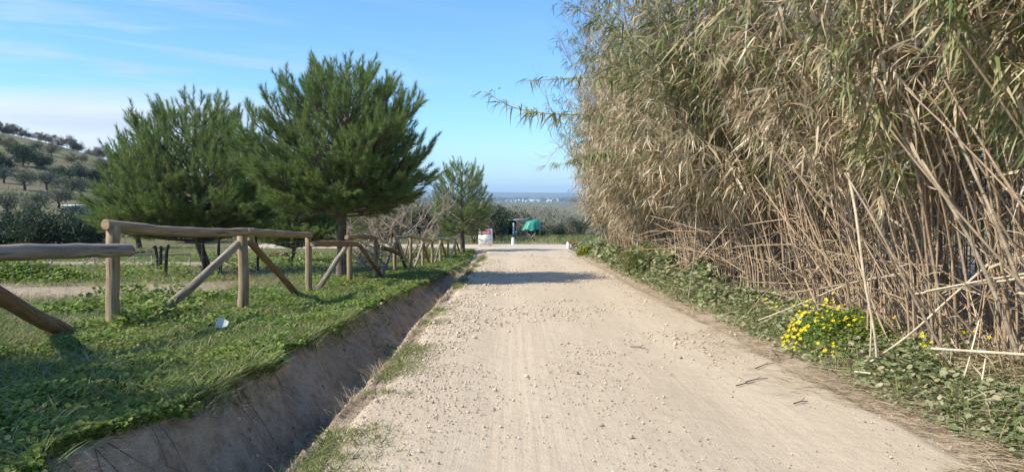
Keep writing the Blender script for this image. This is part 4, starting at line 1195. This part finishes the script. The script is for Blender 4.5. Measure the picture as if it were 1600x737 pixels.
leaves_on(mb, x, y, 0.02 + 0.16 * rng.random(len(x)) * sstep(3.1, 4.2, x), rng.uniform(0.015, 0.035, len(x)) * (1 + y / 20), D7, 0.5)
tag(link("mallow_weeds", mb.mesh("mallow_weeds", M['mallow'])), "dusty grey-green mallow weeds along the right verge", None, None, "stuff")
mb = MB(); N = 14000; y = 2.8 * np.exp(rng.random(N) * math.log(44 / 2.8)); x = 3.3 + rng.random(N) * 1.5; keep = fbm(x * 1.1, y * 0.8, 126) > 0.5; x, y = x[keep], y[keep]
blades_on(mb, x, y, rng.uniform(0.08, 0.3, len(x)), B3, 0.6, 0.5)
tag(link("verge_grass", mb.mesh("verge_grass", M['grass'])), "grass blades among the weeds of the right verge", None, None, "stuff")
for (px, Y, w_, h_, lab) in ((912, 34.5, 0.28, 0.42, "bright yellow-green grass tuft at the far end of the reeds"), (1010, 21.5, 0.7, 0.9, "tall green weed clump behind the metal pole")):
    x = (px - CX) / F * Y + (0.1 if px > 950 else 0); n = 900; a = rng.random(n) * 6.28; r0 = rng.random(n) ** 0.5 * w_
    mb = MB(); xx, yy = x + r0 * np.cos(a), Y + r0 * np.sin(a); blades_on(mb, xx, yy, h_ * rng.uniform(0.4, 1.0, n), B3, 0.5, 0.35)
    leaves_on(mb, xx, yy, h_ * rng.random(n) * 0.9, rng.uniform(0.05, 0.10, n), D7, 0.5)
    tag(link("grass_clump", mb.mesh("grass_clump", M['fresh'] if px < 950 else M['grass'])), lab, "grass clump")

# yellow flowering patch
fx, fy = 3.70, 8.75
e = thing("flower_patch", "patch of bright yellow wood sorrel flowers at the foot of the reeds", "flowers", (fx, fy, g(fx, fy)))
mb = MB(); N = 9000; a = rng.random(N) * 6.28; r0 = rng.random(N) ** 0.5
dx, dy = 0.50 * r0 * np.cos(a), 0.80 * r0 * np.sin(a); h = 0.50 * (1 - r0 ** 2.2) * (0.25 + 1.2 * fbm(dx * 4 + 5, dy * 4, 131, 2))
leaves_on(mb, fx + dx + 0.15, fy + dy, h * (0.25 + 0.75 * rng.random(N) ** 0.4), rng.uniform(0.018, 0.036, N), D7, 0.35)
part("foliage", mb, M['clover'], e)
pet = []
for k in range(5):
    an = k * 1.2566; c, s = math.cos(an), math.sin(an)
    Pk = np.array([[0.02, 0, 0], [0.6, -.32, .25], [1, -.22, .38], [1, .22, .38], [0.6, .32, .25]])
    pet.append(np.stack([Pk[:, 0] * c - Pk[:, 1] * s, Pk[:, 0] * s + Pk[:, 1] * c, Pk[:, 2]], -1))
PV = np.concatenate(pet); PF = np.array([[5 * k + i for i in range(5)] for k in range(5)])
def flowers(mb, pos, size):
    n = len(pos); nrm = norm(np.stack([-0.5 + 0.4 * rng.normal(size=n), -0.3 + 0.4 * rng.normal(size=n), np.ones(n)], -1))
    sx = norm(np.cross(nrm, rng.normal(size=(n, 3)))); sy = np.cross(nrm, sx)
    scatter(mb, PV, PF, pos, np.stack([sx, sy, nrm], -1), size)
mb = MB(); N = 460; a = rng.random(N) * 6.28; r0 = rng.random(N) ** 0.5
dx, dy = 0.50 * r0 * np.cos(a), 0.80 * r0 * np.sin(a)
keep = rng.random(N) < np.clip(0.55 - 2.2 * dx, 0.07, 1) * np.clip(2.4 * fbm(dx * 5, dy * 5, 133, 2) - 0.4, 0.1, 1); dx, dy, r0 = dx[keep], dy[keep], r0[keep]
px_, py_ = fx + dx, fy + dy; h = 0.50 * (1 - np.clip(r0, 0, 1) ** 2.2) * (0.25 + 1.2 * fbm((px_ - fx - 0.15) * 4 + 5, dy * 4, 131, 2)) + 0.04
flowers(mb, np.stack([px_, py_, ground(px_, py_) + h + 0.04 * rng.random(len(h))], -1), rng.uniform(0.015, 0.024, len(h)))
o = part("blossoms", mb, M['yellow'], e); o["kind"] = "stuff"
for i in range(26):
    y = 6.6 + 6.5 * rng.random(); x = 3.55 + 0.7 * rng.random(); z0 = g(x, y); p = np.array([x, y, z0 + rng.uniform(0.16, 0.36)])
    e = thing("yellow_flower", "single yellow flower straggling through the weeds near the yellow patch", "flower", (x, y, z0), "single yellow flowers near the patch")
    mb = MB(); tube([(x + 0.02, y + 0.02, z0 - 0.02), (x + 0.01, y, (z0 + p[2]) / 2), p], 0.0025, 4, False, mb); part("stem", mb, M['grass'], e)
    mb = MB(); flowers(mb, p[None], np.array([0.02])); part("petals", mb, M['yellow'], e)
for i, (px, py) in enumerate([(1396, 496), (1402, 533), (1505, 520), (1521, 519), (1531, 509), (1480, 542), (1531, 553), (1553, 563), (1576, 512), (1468, 580), (1588, 637), (1578, 660), (1580, 668)]):
    Y = 7.6 if py < 600 else 5.4; p = at(px, py, Y); z0 = g(p[0], p[1])
    e = thing("yellow_flower", "single yellow flower on a thin stem among the reeds right of the yellow patch", "flower", (p[0], p[1], z0), "single yellow flowers among the reeds")
    mb = MB(); tube([(p[0] + 0.02, p[1] + 0.02, z0 - 0.02), (p[0] + 0.01, p[1], (z0 + p[2]) / 2), p], 0.0025, 4, False, mb); part("stem", mb, M['grass'], e)
    mb = MB(); flowers(mb, np.repeat(p[None], 2, 0) + rng.normal(scale=0.012, size=(2, 3)), np.array([0.022, 0.018])); part("petals", mb, M['yellow'], e)

# ------------------------------------------------------------------ giant reeds
RL = [strip_leaf(4, 0.085, d_, 0.12, 0.25, tw) for d_, tw in ((0.25, 0.6), (0.5, -0.8), (0.75, 0.4), (0.9, 1.0))]
RS = [strip_leaf(2, 0.11, d_, 0.15, 0.3, 0.4) for d_ in (0.3, 0.7)]


def cane_path(H, lean, n=12, kink=0.0, r=rng):
    t = np.linspace(0, 1, n)
    L = np.asarray(lean, float)
    P = np.zeros((n, 3)); P[:, :2] = L[None] * (0.12 * t + 0.88 * sstep(0.0, 1.25, t) ** 1.1)[:, None]
    drop = 0.32 * (L @ L) / max(H, 0.1)
    P[:, 2] = H * t - drop * t ** 2.6
    P += 0.025 * r.normal(size=(n, 3)) * t[:, None]
    return P


def reed_leaves(mb, P, r, t0, nodes, per, size, tpls, droopy=1.0):
    t = np.linspace(0, 1, len(P))
    q = np.repeat(t0 + (1 - t0) * (np.arange(nodes) + r.random(nodes) * 0.6) / nodes, per)
    q = np.clip(q + 0.012 * r.normal(size=len(q)), 0, 1)
    pos = np.stack([np.interp(q, t, P[:, i]) for i in range(3)], -1)
    T = np.gradient(P, axis=0); tt = norm(np.stack([np.interp(q, t, T[:, i]) for i in range(3)], -1))
    n = len(q)
    if per > 2: a = np.repeat(r.random(n // per) * 6.283, per) + 0.55 * r.normal(size=n)
    else: a = r.random(n) * 6.283
    rad = np.stack([np.cos(a), np.sin(a), 0 * a], -1)
    sh = np.repeat(r.random((n // per, 1)) * 6.283, per, 0)[:, 0] if per > 2 else a      # leafy side shoots, one per node
    ln_ = np.repeat(r.uniform(0.05, 0.42, n // per), per) if per > 2 else np.zeros(n)
    br = ln_ * (0.35 + 0.65 * r.random(n)) + 0.03 * r.random(n)
    if per > 2: a = sh + 0.75 * r.normal(size=n); rad = np.stack([np.cos(a), np.sin(a), 0 * a], -1)
    shoot = norm(np.stack([np.cos(sh), np.sin(sh), 0.25 + 0 * a], -1))
    hang = r.random(n) ** 0.8 * droopy
    d = norm(tt * (r.uniform(0.25, 0.9, n) * (1 - 0.35 * np.minimum(hang, 1.5)))[:, None] + rad * r.uniform(0.35, 1.0, n)[:, None] + np.array([0, 0, -0.75])[None] * hang[:, None])
    pos = pos + (shoot if per > 2 else d) * br[:, None] - np.array([0, 0, 0.5])[None] * (br ** 2)[:, None]
    L = size * r.uniform(0.55, 1.3, n) * (0.55 + 0.45 * np.sin(np.clip((q - t0) / (1 - t0) + 0.15, 0, 1) * math.pi))
    ch = r.integers(0, len(tpls), n)
    for k, tp in enumerate(tpls):
        s = ch == k
        if s.any():
            Bk = frames(d[s], np.array([0, 0, 1.0]) + 0.35 * r.normal(size=(s.sum(), 3)))
            scatter(mb, *tp, pos[s], Bk, L[s])


# (a) the thicket as one mass: the far and inner reeds
sm = MB(); lm = MB()
r = np.random.default_rng(5)
N = 1150
for i in range(N):
    y = 2.0 + 33.5 * r.random() ** 0.85
    x = 4.52 + 4.4 * r.random() ** 1.2 + 0.15 * math.sin(y * 1.3)
    if y > 31: x = 4.3 + (x - 4.5) * 0.7
    H = r.uniform(4.0, 6.8) * (1 if y < 24 else 1 - 0.028 * (y - 24)) * (1.0 if x < 7 else 1.1)
    edge_ = math.exp(-(x - 4.5) / 1.2)
    bul = 0.35 + 1.5 * float(vnoise(y * 0.55, 3.3, 171)); lean = np.array([-(0.4 + 2.6 * edge_) * r.random() * bul - 0.1 + 0.3 * r.normal(), 0.5 * r.normal() - 0.2])
    lean[0] *= 1 - 0.6 * float(sstep(22, 31, y))
    P = cane_path(H, lean, 9, r=r) + np.array([x, y, g(x, y) - 0.05])
    tube(P, 0.012 * np.linspace(1.1, 0.35, 9), 4, False, sm)
    reed_leaves(lm, P, r, 0.42 if x < 5.6 else 0.25, 19, 8, 0.34 * (1 + 0.008 * y), RS, 1.2)
for i in range(300):
    y = 15 + 19 * r.random(); x = 4.3 + 0.9 * r.random()
    H = r.uniform(3.5, 6.6) * (1 if y < 26 else 1 - 0.03 * (y - 26))
    lean = np.array([-(0.8 + 2.3 * r.random()), -0.3 + 0.5 * r.normal()])
    lean[0] *= 1 - 0.6 * float(sstep(22, 31, y))
    P = cane_path(H, lean, 10, r=r) + np.array([x, y, g(x, y) - 0.05])
    tube(P, 0.012 * np.linspace(1.1, 0.35, 10), 4, False, sm)
    reed_leaves(lm, P, r, 0.40 if y < 24 else 0.28, 23, 8, 0.36 * (1 + 0.006 * y), RS, 1.3)
tag(link("reed_thicket", lm.mesh("reed_thicket", M['reed_leaf'])), "dense mass of dry tan and green reed foliage on the right", None, None, "stuff")
tag(link("reed_stalks", sm.mesh("reed_stalks", M['cane'])), "crowded dry stalks inside the reed thicket", None, None, "stuff")

# (b) individual leafy reeds along the front of the thicket
protos = []
r = np.random.default_rng(6)
for v in range(14):
    H = [4.6, 5.6, 6.4, 6.0, 5.0, 6.8, 6.2, 4.4, 3.8, 5.4, 6.5, 6.1, 4.8, 4.1][v]
    ln = [1.1, 1.9, 2.6, 1.5, 0.8, 2.3, 3.1, 1.5, 1.0, 2.7, 1.8, 0.7, 2.2, 1.9][v]
    P = cane_path(H, (-ln, 0.15 * r.normal()), 14, r=r)
    s_ = MB(); tube(P, 0.0125 * np.linspace(1.1, 0.35, 14), 6, False, s_)
    for k in range(int(H / 0.22)):      # nodes
        q_ = (k + 1) * 0.22 / H
        if q_ < 0.6:
            c = np.array([np.interp(q_, np.linspace(0, 1, 14), P[:, i]) for i in range(3)]); tube([c - [0, 0, .008], c + [0, 0, .008]], 0.0155 * (1.1 - 0.6 * q_), 6, False, s_)
    l_ = MB(); reed_leaves(l_, P, r, 0.42, 25, 2, 0.50, RL, 1.5); reed_leaves(l_, P, r, 0.42, 25, 10, 0.30, RS, 1.4)
    protos.append((s_.mesh("stem", M['cane'], True), l_.mesh("leaves", M['reed_leaf'] if v % 6 else M['reed_green'])))


def reed(name, x, y, v, rz, sc_, label, group):
    e = thing(name, label, "reed", (x, y, g(x, y) - 0.04), group, rz); e.scale = (sc_,) * 3
    link("stem", protos[v][0], e); link("leaves", protos[v][1], e)
    return e


for i in range(210):
    y = 3.0 + 29.5 * ((i + r.random()) / 210) ** 1.25
    x = 4.34 + 0.9 * r.random() ** 1.3 + 0.15 * math.sin(y * 1.3)
    reed("reed", x, y, int(r.integers(0, 14)), r.normal() * 0.45, r.uniform(0.78, 0.98) + 0.24 * float(vnoise(y * 0.55, 3.3, 171)), "leafy giant reed standing in the front of the thicket along the road", "leafy reeds along the front of the thicket")

for i in range(56):
    y = 11.5 + 17 * r.random(); x = 4.3 + 0.7 * r.random()
    reed("reed", x, y, int(r.choice([2, 6, 9, 5, 12, 10])), 0.25 + r.normal() * 0.35, r.uniform(1.02, 1.22), "leafy giant reed leaning out of the thicket over the road", "leafy reeds leaning out over the road")

# (c) bare dead canes, standing and fallen, in the lower tangle
bp = []
for v in range(8):
    L = [1.6, 2.0, 2.4, 1.3, 2.8, 1.8, 2.2, 1.5][v]; t = np.linspace(0, 1, 8)
    P = np.stack([0.05 * L * np.sin(t * 3 + v), 0.03 * L * np.cos(t * 2.5 + v), t * L], -1); mbb = MB(); tube(P, np.linspace(0.0105, 0.006, 8), 6, True, mbb)
    for k in range(1, int(L / 0.2)):
        c = np.array([np.interp(k * 0.2 / L, t, P[:, i]) for i in range(3)]); tube([c - [0, 0, .006], c + [0, 0, .006]], 0.0125 - 0.004 * k * 0.2 / L, 6, False, mbb)
    reed_leaves(mbb, P, r, 0.1, 7, 1, 0.20, RS, 1.2)
    bp.append((mbb.mesh("bare_cane", M['cane'], True), L))
def bare_cane(a, d, v, sc_, label, group):
    o = link("bare_cane", bp[v][0], None, a); o.rotation_mode = 'QUATERNION'; o.rotation_quaternion = Vector(norm(d)).to_track_quat('Z', 'Y'); o.scale = (sc_, sc_, sc_)
    return tag(o, label, "cane", group)
M['cane_pale'] = simple('pale_dry_cane', (0.56, 0.47, 0.33), 0.5, 0.3, 6)
M['cane_old'] = simple('grey_old_cane', (0.30, 0.245, 0.17), 0.6, 0.4, 6)
for i in range(80):
    y = 4.0 + 16 * r.random(); x = 4.25 + 0.8 * r.random()
    bare_cane((x, y, g(x, y) - 0.03), (-0.25 + 0.3 * r.normal(), 0.28 * r.normal(), 1), int(r.integers(0, 8)), r.uniform(0.55, 0.95), "bare dry cane standing at the foot of the reed thicket", "bare canes standing at the foot of the thicket")
for i in range(110):
    y = 7.5 + 12 * r.random(); x = 4.2 + 0.6 * r.random(); z = g(x, y) + 0.25 + 1.3 * r.random()
    sg = 1 if r.random() < 0.75 else -1
    bare_cane((x + 0.2 * r.random(), y, z), (-0.25 + 0.3 * r.normal(), sg, 0.25 * r.normal()), int(r.integers(0, 8)), r.uniform(0.7, 1.3), "bare dry cane fallen sideways across the lower thicket", "canes fallen across the lower thicket")
for i in range(84):
    y = 4.4 + 6.6 * r.random() ** 0.9; x = 4.22 + 1.0 * r.random()
    bare_cane((x, y, g(x, y) - 0.03), (-0.22 + 0.22 * r.normal(), 0.22 + 0.32 * r.normal(), 1), int(r.integers(0, 8)), r.uniform(0.85, 1.5), "stout dry cane leaning up left at the near right end of the thicket", "stout canes at the near right end of the thicket")
mbb = MB()
for i in range(1900):
    y = 2.5 + 29 * r.random(); x = 4.4 + 1.8 * r.random(); z = g(x, y) + 1.6 * r.random() ** 1.3
    d = norm([0.4 * r.normal(), r.normal(), 0.5 * r.normal() + (0.9 if r.random() < 0.5 else 0)]); L = r.uniform(0.5, 1.8)
    tube([np.array([x, y, z]), np.array([x, y, z]) + d * L * 0.5 + 0.03 * r.normal(size=3), np.array([x, y, z]) + d * L], [0.008, 0.0065, 0.004], 4, False, mbb)
tag(link("cane_tangle", mbb.mesh("cane_tangle", M['cane'], True)), "tangle of thin dead canes inside the lower thicket", None, None, "stuff")

# (d) the canes that stand out
def solo(name, pts, rads, label, leaves=None, m=None):
    P0 = [at(*p) for p in pts]
    t = np.linspace(0, 1, len(P0)); u = np.linspace(0, 1, 14); P0 = np.array(P0)
    P = np.stack([np.interp(u, t, P0[:, i]) for i in range(3)], -1)
    for _ in range(2): P[1:-1] = (P[:-2] + 2 * P[1:-1] + P[2:]) / 4
    e = thing(name, label, "reed" if leaves else "cane", P[0])
    mbb = MB(); tube(P, np.linspace(rads[0], rads[1], 14), 7, True, mbb)
    for k in range(1, 13): tube([P[k] - norm(P[k + 1] - P[k]) * 0.008, P[k] + norm(P[k + 1] - P[k]) * 0.008], (rads[0] + (rads[1] - rads[0]) * k / 13) * 1.2, 7, False, mbb)
    part("stem", mbb, m or (M['cane'] if leaves else M['cane_old'] if ('thick' in label and 'pale' not in label) or 'slanting' in label and 'foliage' in label or 'running' in label else M['cane_pale']), e, True)
    if leaves:
        l_ = MB(); reed_leaves(l_, P, r, leaves[0], leaves[1], leaves[2], leaves[3], leaves[4] if len(leaves) > 4 else RL, leaves[5] if len(leaves) > 5 else 1.0)
        part("leaves", l_, M['reed_green'] if not (len(leaves) > 6) else leaves[6], e)
    return e


solo("reed", [(1085, 240, 14.5), (960, 178, 14), (860, 180, 13.6), (800, 170, 13.4), (757, 143, 13.3)], (0.014, 0.004), "long reed reaching lowest over the road with a bare whip tip", (0.12, 44, 4, 0.38, RL, 0.6))
solo("reed", [(1100, 190, 14.5), (1000, 120, 14.2), (900, 122, 13.8), (823, 127, 13.5)], (0.014, 0.004), "leafy reed arching out just above the whip-tipped reed", (0.12, 44, 4, 0.38, RL, 0.6))
solo("reed", [(1080, 150, 13.5), (1000, 75, 13.0), (930, 32, 12.6), (868, -4, 12.3)], (0.014, 0.004), "leafy reed rising out of the picture at the top left of the thicket", (0.1, 44, 5, 0.38, RL, 0.6))
solo("reed", [(1120, 200, 13.8), (1020, 130, 13.6), (940, 90, 13.4), (893, 60, 13.2)], (0.013, 0.004), "leafy reed slanting up left between the two arching reeds and the top", (0.15, 40, 5, 0.36, RL, 0.6))
solo("reed", [(1120, 300, 17), (1020, 245, 17), (930, 235, 16.6), (865, 262, 16.4)], (0.013, 0.004), "bushy reed drooping over the road above the far end of the thicket", (0.15, 44, 8, 0.36, RL, 0.9))
solo("bare_cane", [(1185, 500, 10.2), (1250, 475, 9.8), (1330, 440, 9.2), (1420, 425, 8.6)], (0.007, 0.012), "long pale broken cane slanting down to the weeds left of the yellow flowers")
solo("bare_cane", [(1345, 575, 7.4), (1420, 525, 7.3), (1490, 460, 7.2), (1560, 400, 7.0)], (0.010, 0.012), "pale cane leaning diagonally up right from the right side of the yellow flowers")
solo("bare_cane", [(1430, 459, 7.0), (1510, 447, 6.6), (1640, 428, 6.2)], (0.007, 0.012), "upper pale cane of the horizontal bundle at the right edge")
solo("bare_cane", [(1445, 455, 6.9), (1530, 439, 6.5), (1640, 421, 6.1)], (0.007, 0.011), "lower straw cane of the horizontal bundle at the right edge")
solo("bare_cane", [(1455, 544, 6.6), (1530, 549, 6.2), (1640, 556, 5.8)], (0.011, 0.013), "thick pale cane lying level low at the right edge")
solo("bare_cane", [(1335, 580, 7.2), (1440, 592, 6.8), (1530, 606, 6.5)], (0.009, 0.010), "pale cane lying on the verge below the yellow flowers")
solo("bare_cane", [(1372, 600, 7.3), (1368, 520, 7.35), (1350, 440, 7.4), (1338, 330, 7.5), (1325, 270, 7.6)], (0.011, 0.016), "tall brownish upright cane at the right side of the yellow flowers")
solo("bare_cane", [(1358, 590, 7.5), (1362, 500, 7.6), (1356, 440, 7.6)], (0.008, 0.009), "short thin upright cane in front of the yellow flowers")
solo("bare_cane", [(1075, 470, 14.5), (1085, 400, 14.5), (1089, 312, 14.4)], (0.011, 0.012), "orange-tipped upright cane at the left end of the fallen canes")
solo("bare_cane", [(1093, 402, 14), (1130, 360, 13.8), (1175, 305, 13.6)], (0.010, 0.008), "pale cane slanting up right beside the orange-tipped upright cane")
solo("bare_cane", [(1480, 560, 6.9), (1430, 470, 7.0), (1370, 350, 7.2), (1320, 270, 7.6)], (0.015, 0.010), "thick grey cane leaning left across the right part of the thicket")
solo("bare_cane", [(1592, 560, 6.2), (1560, 470, 6.3), (1510, 360, 6.5), (1440, 250, 6.9)], (0.022, 0.013), "thickest yellowish cane leaning left near the right edge")
solo("bare_cane", [(1610, 520, 6.0), (1590, 430, 6.0), (1545, 320, 6.2), (1490, 200, 6.6)], (0.020, 0.012), "grey-green thick cane rising beside the thickest yellowish cane")
solo("bare_cane", [(1500, 330, 7.0), (1440, 260, 7.2), (1370, 160, 7.5), (1285, 88, 7.9)], (0.014, 0.007), "upper pale bare cane slanting up left across the foliage")
solo("bare_cane", [(1450, 290, 7.4), (1380, 180, 7.6), (1288, 118, 8.0)], (0.011, 0.006), "thin bare cane running below the upper pale slanting cane")
solo("bare_cane", [(1500, 610, 6.3), (1515, 560, 6.3), (1530, 500, 6.4)], (0.008, 0.007), "short broken cane standing in front of the low level cane")
solo("bare_cane", [(1520, 645, 5.9), (1532, 610, 6.0), (1540, 560, 6.1)], (0.008, 0.007), "broken stub of cane leaning at the right verge")

# ------------------------------------------------------------------ air
mb = MB(); box(mb, (0, 4720, 20), (19000, 9560, 140)); 
m = bpy.data.materials.new("haze"); m.use_nodes = True; nt = m.node_tree; nt.nodes.clear()
o_ = nt.nodes.new("ShaderNodeOutputMaterial"); v_ = nt.nodes.new("ShaderNodeVolumePrincipled")
v_.inputs['Density'].default_value = 1.3e-4; v_.inputs['Color'].default_value = (0.45, 0.70, 1.0, 1); v_.inputs['Anisotropy'].default_value = 0.1
nt.links.new(v_.outputs[0], o_.inputs['Volume'])
tag(link("haze", mb.mesh("haze", m)), "pale blue air over the distant plain", None, None, "stuff")

# ------------------------------------------------------------------ sky and sun
SUN_EL, SUN_AZ = R(42), R(-112)          # azimuth from +Y (north), clockwise; -98 = left, a little behind the camera
w = bpy.data.worlds.new("World"); sc.world = w; w.use_nodes = True
nt = w.node_tree; bg = nt.nodes["Background"]
sky = nt.nodes.new("ShaderNodeTexSky"); sky.sky_type = 'NISHITA'; sky.sun_disc = False
sky.sun_elevation = SUN_EL; sky.sun_rotation = SUN_AZ; sky.air_density = 1.0; sky.dust_density = 0.6; sky.ozone_density = 1.5; sky.altitude = 200
tc = nt.nodes.new("ShaderNodeTexCoord"); sep = nt.nodes.new("ShaderNodeSeparateXYZ"); nt.links.new(tc.outputs['Generated'], sep.inputs[0])
den = mth(nt, 'ADD', sep.outputs[2], 0.12)
cxn = mth(nt, 'DIVIDE', sep.outputs[0], den); cyn = mth(nt, 'DIVIDE', sep.outputs[1], den)
comb = nt.nodes.new("ShaderNodeCombineXYZ"); nt.links.new(cxn, comb.inputs[0]); nt.links.new(cyn, comb.inputs[1])
mp = nt.nodes.new("ShaderNodeMapping"); mp0 = nt.nodes.new('ShaderNodeMapping'); mp0.inputs['Rotation'].default_value = (0, 0, R(-34)); nt.links.new(comb.outputs[0], mp0.inputs[0]); mp.inputs['Scale'].default_value = (0.30, 1.5, 1); nt.links.new(mp0.outputs[0], mp.inputs[0])
nz = nd(nt, "ShaderNodeTexNoise", Scale=2.3, Detail=8, Roughness=0.6, Distortion=0.6); nt.links.new(mp.outputs[0], nz.inputs['Vector'])
cir = ramp(nt, nz.outputs[0], [(0.47, (0, 0, 0)), (0.75, (1, 1, 1))])
def mr(v, a, b):
    m_ = nt.nodes.new("ShaderNodeMapRange"); m_.interpolation_type = 'SMOOTHSTEP'; nt.links.new(v, m_.inputs[0]); m_.inputs[1].default_value = a; m_.inputs[2].default_value = b
    return m_.outputs[0]
left = mr(sep.outputs[0], 0.0, -0.5)
cir = mth(nt, 'MULTIPLY', cir, mth(nt, 'ADD', mth(nt, 'MULTIPLY', left, 0.58), 0.07))
# low bank of cloud on the left
n2 = nd(nt, "ShaderNodeTexNoise", Scale=5.0, Detail=5, Roughness=0.5)
mp2 = nt.nodes.new("ShaderNodeMapping"); mp2.inputs['Scale'].default_value = (0.6, 0.6, 4.0); nt.links.new(tc.outputs['Generated'], mp2.inputs[0]); nt.links.new(mp2.outputs[0], n2.inputs['Vector'])
zz = mth(nt, 'ADD', sep.outputs[2], mth(nt, 'MULTIPLY', mth(nt, 'SUBTRACT', n2.outputs[0], 0.5), 0.09))
bank = mth(nt, 'MULTIPLY', mr(zz, 0.135, 0.095), mr(sep.outputs[0], -0.16, -0.42))
low = mth(nt, 'MULTIPLY', mr(zz, 0.11, 0.02), 0.24)
fac = mth(nt, 'MAXIMUM', mth(nt, 'MAXIMUM', cir, mth(nt, 'MULTIPLY', bank, 0.85)), low)
tint = mixc(nt, 1.0, sky.outputs[0], (0.70, 1.06, 1.42), 'MULTIPLY')
shade = ramp(nt, n2.outputs[0], [(0.35, (3.9, 4.4, 5.5)), (0.6, (5.8, 6.1, 6.8))])
col = mixc(nt, fac, tint, shade)
nt.links.new(col, bg.inputs[0]); bg.inputs[1].default_value = 0.115

sl = bpy.data.lights.new("sun", 'SUN'); sl.energy = 4.4; sl.angle = R(0.53); sl.color = (1.0, 0.90, 0.755)
so = bpy.data.objects.new("sun", sl); COL.objects.link(so)
sd = Vector((math.sin(SUN_AZ) * math.cos(SUN_EL), math.cos(SUN_AZ) * math.cos(SUN_EL), math.sin(SUN_EL)))
so.rotation_euler = sd.to_track_quat('Z', 'Y').to_euler(); so.location = (-20, 0, 30)

sc.view_settings.view_transform = 'Standard'; sc.view_settings.look = 'None'; sc.view_settings.gamma = 1
sc.view_settings.exposure = 0.55
sc.render.engine = 'CYCLES'
sc.cycles.max_bounces = 6; sc.cycles.diffuse_bounces = 3; sc.cycles.transmission_bounces = 3; sc.cycles.volume_bounces = 1; sc.cycles.transparent_max_bounces = 4
sc.cycles.use_denoising = True
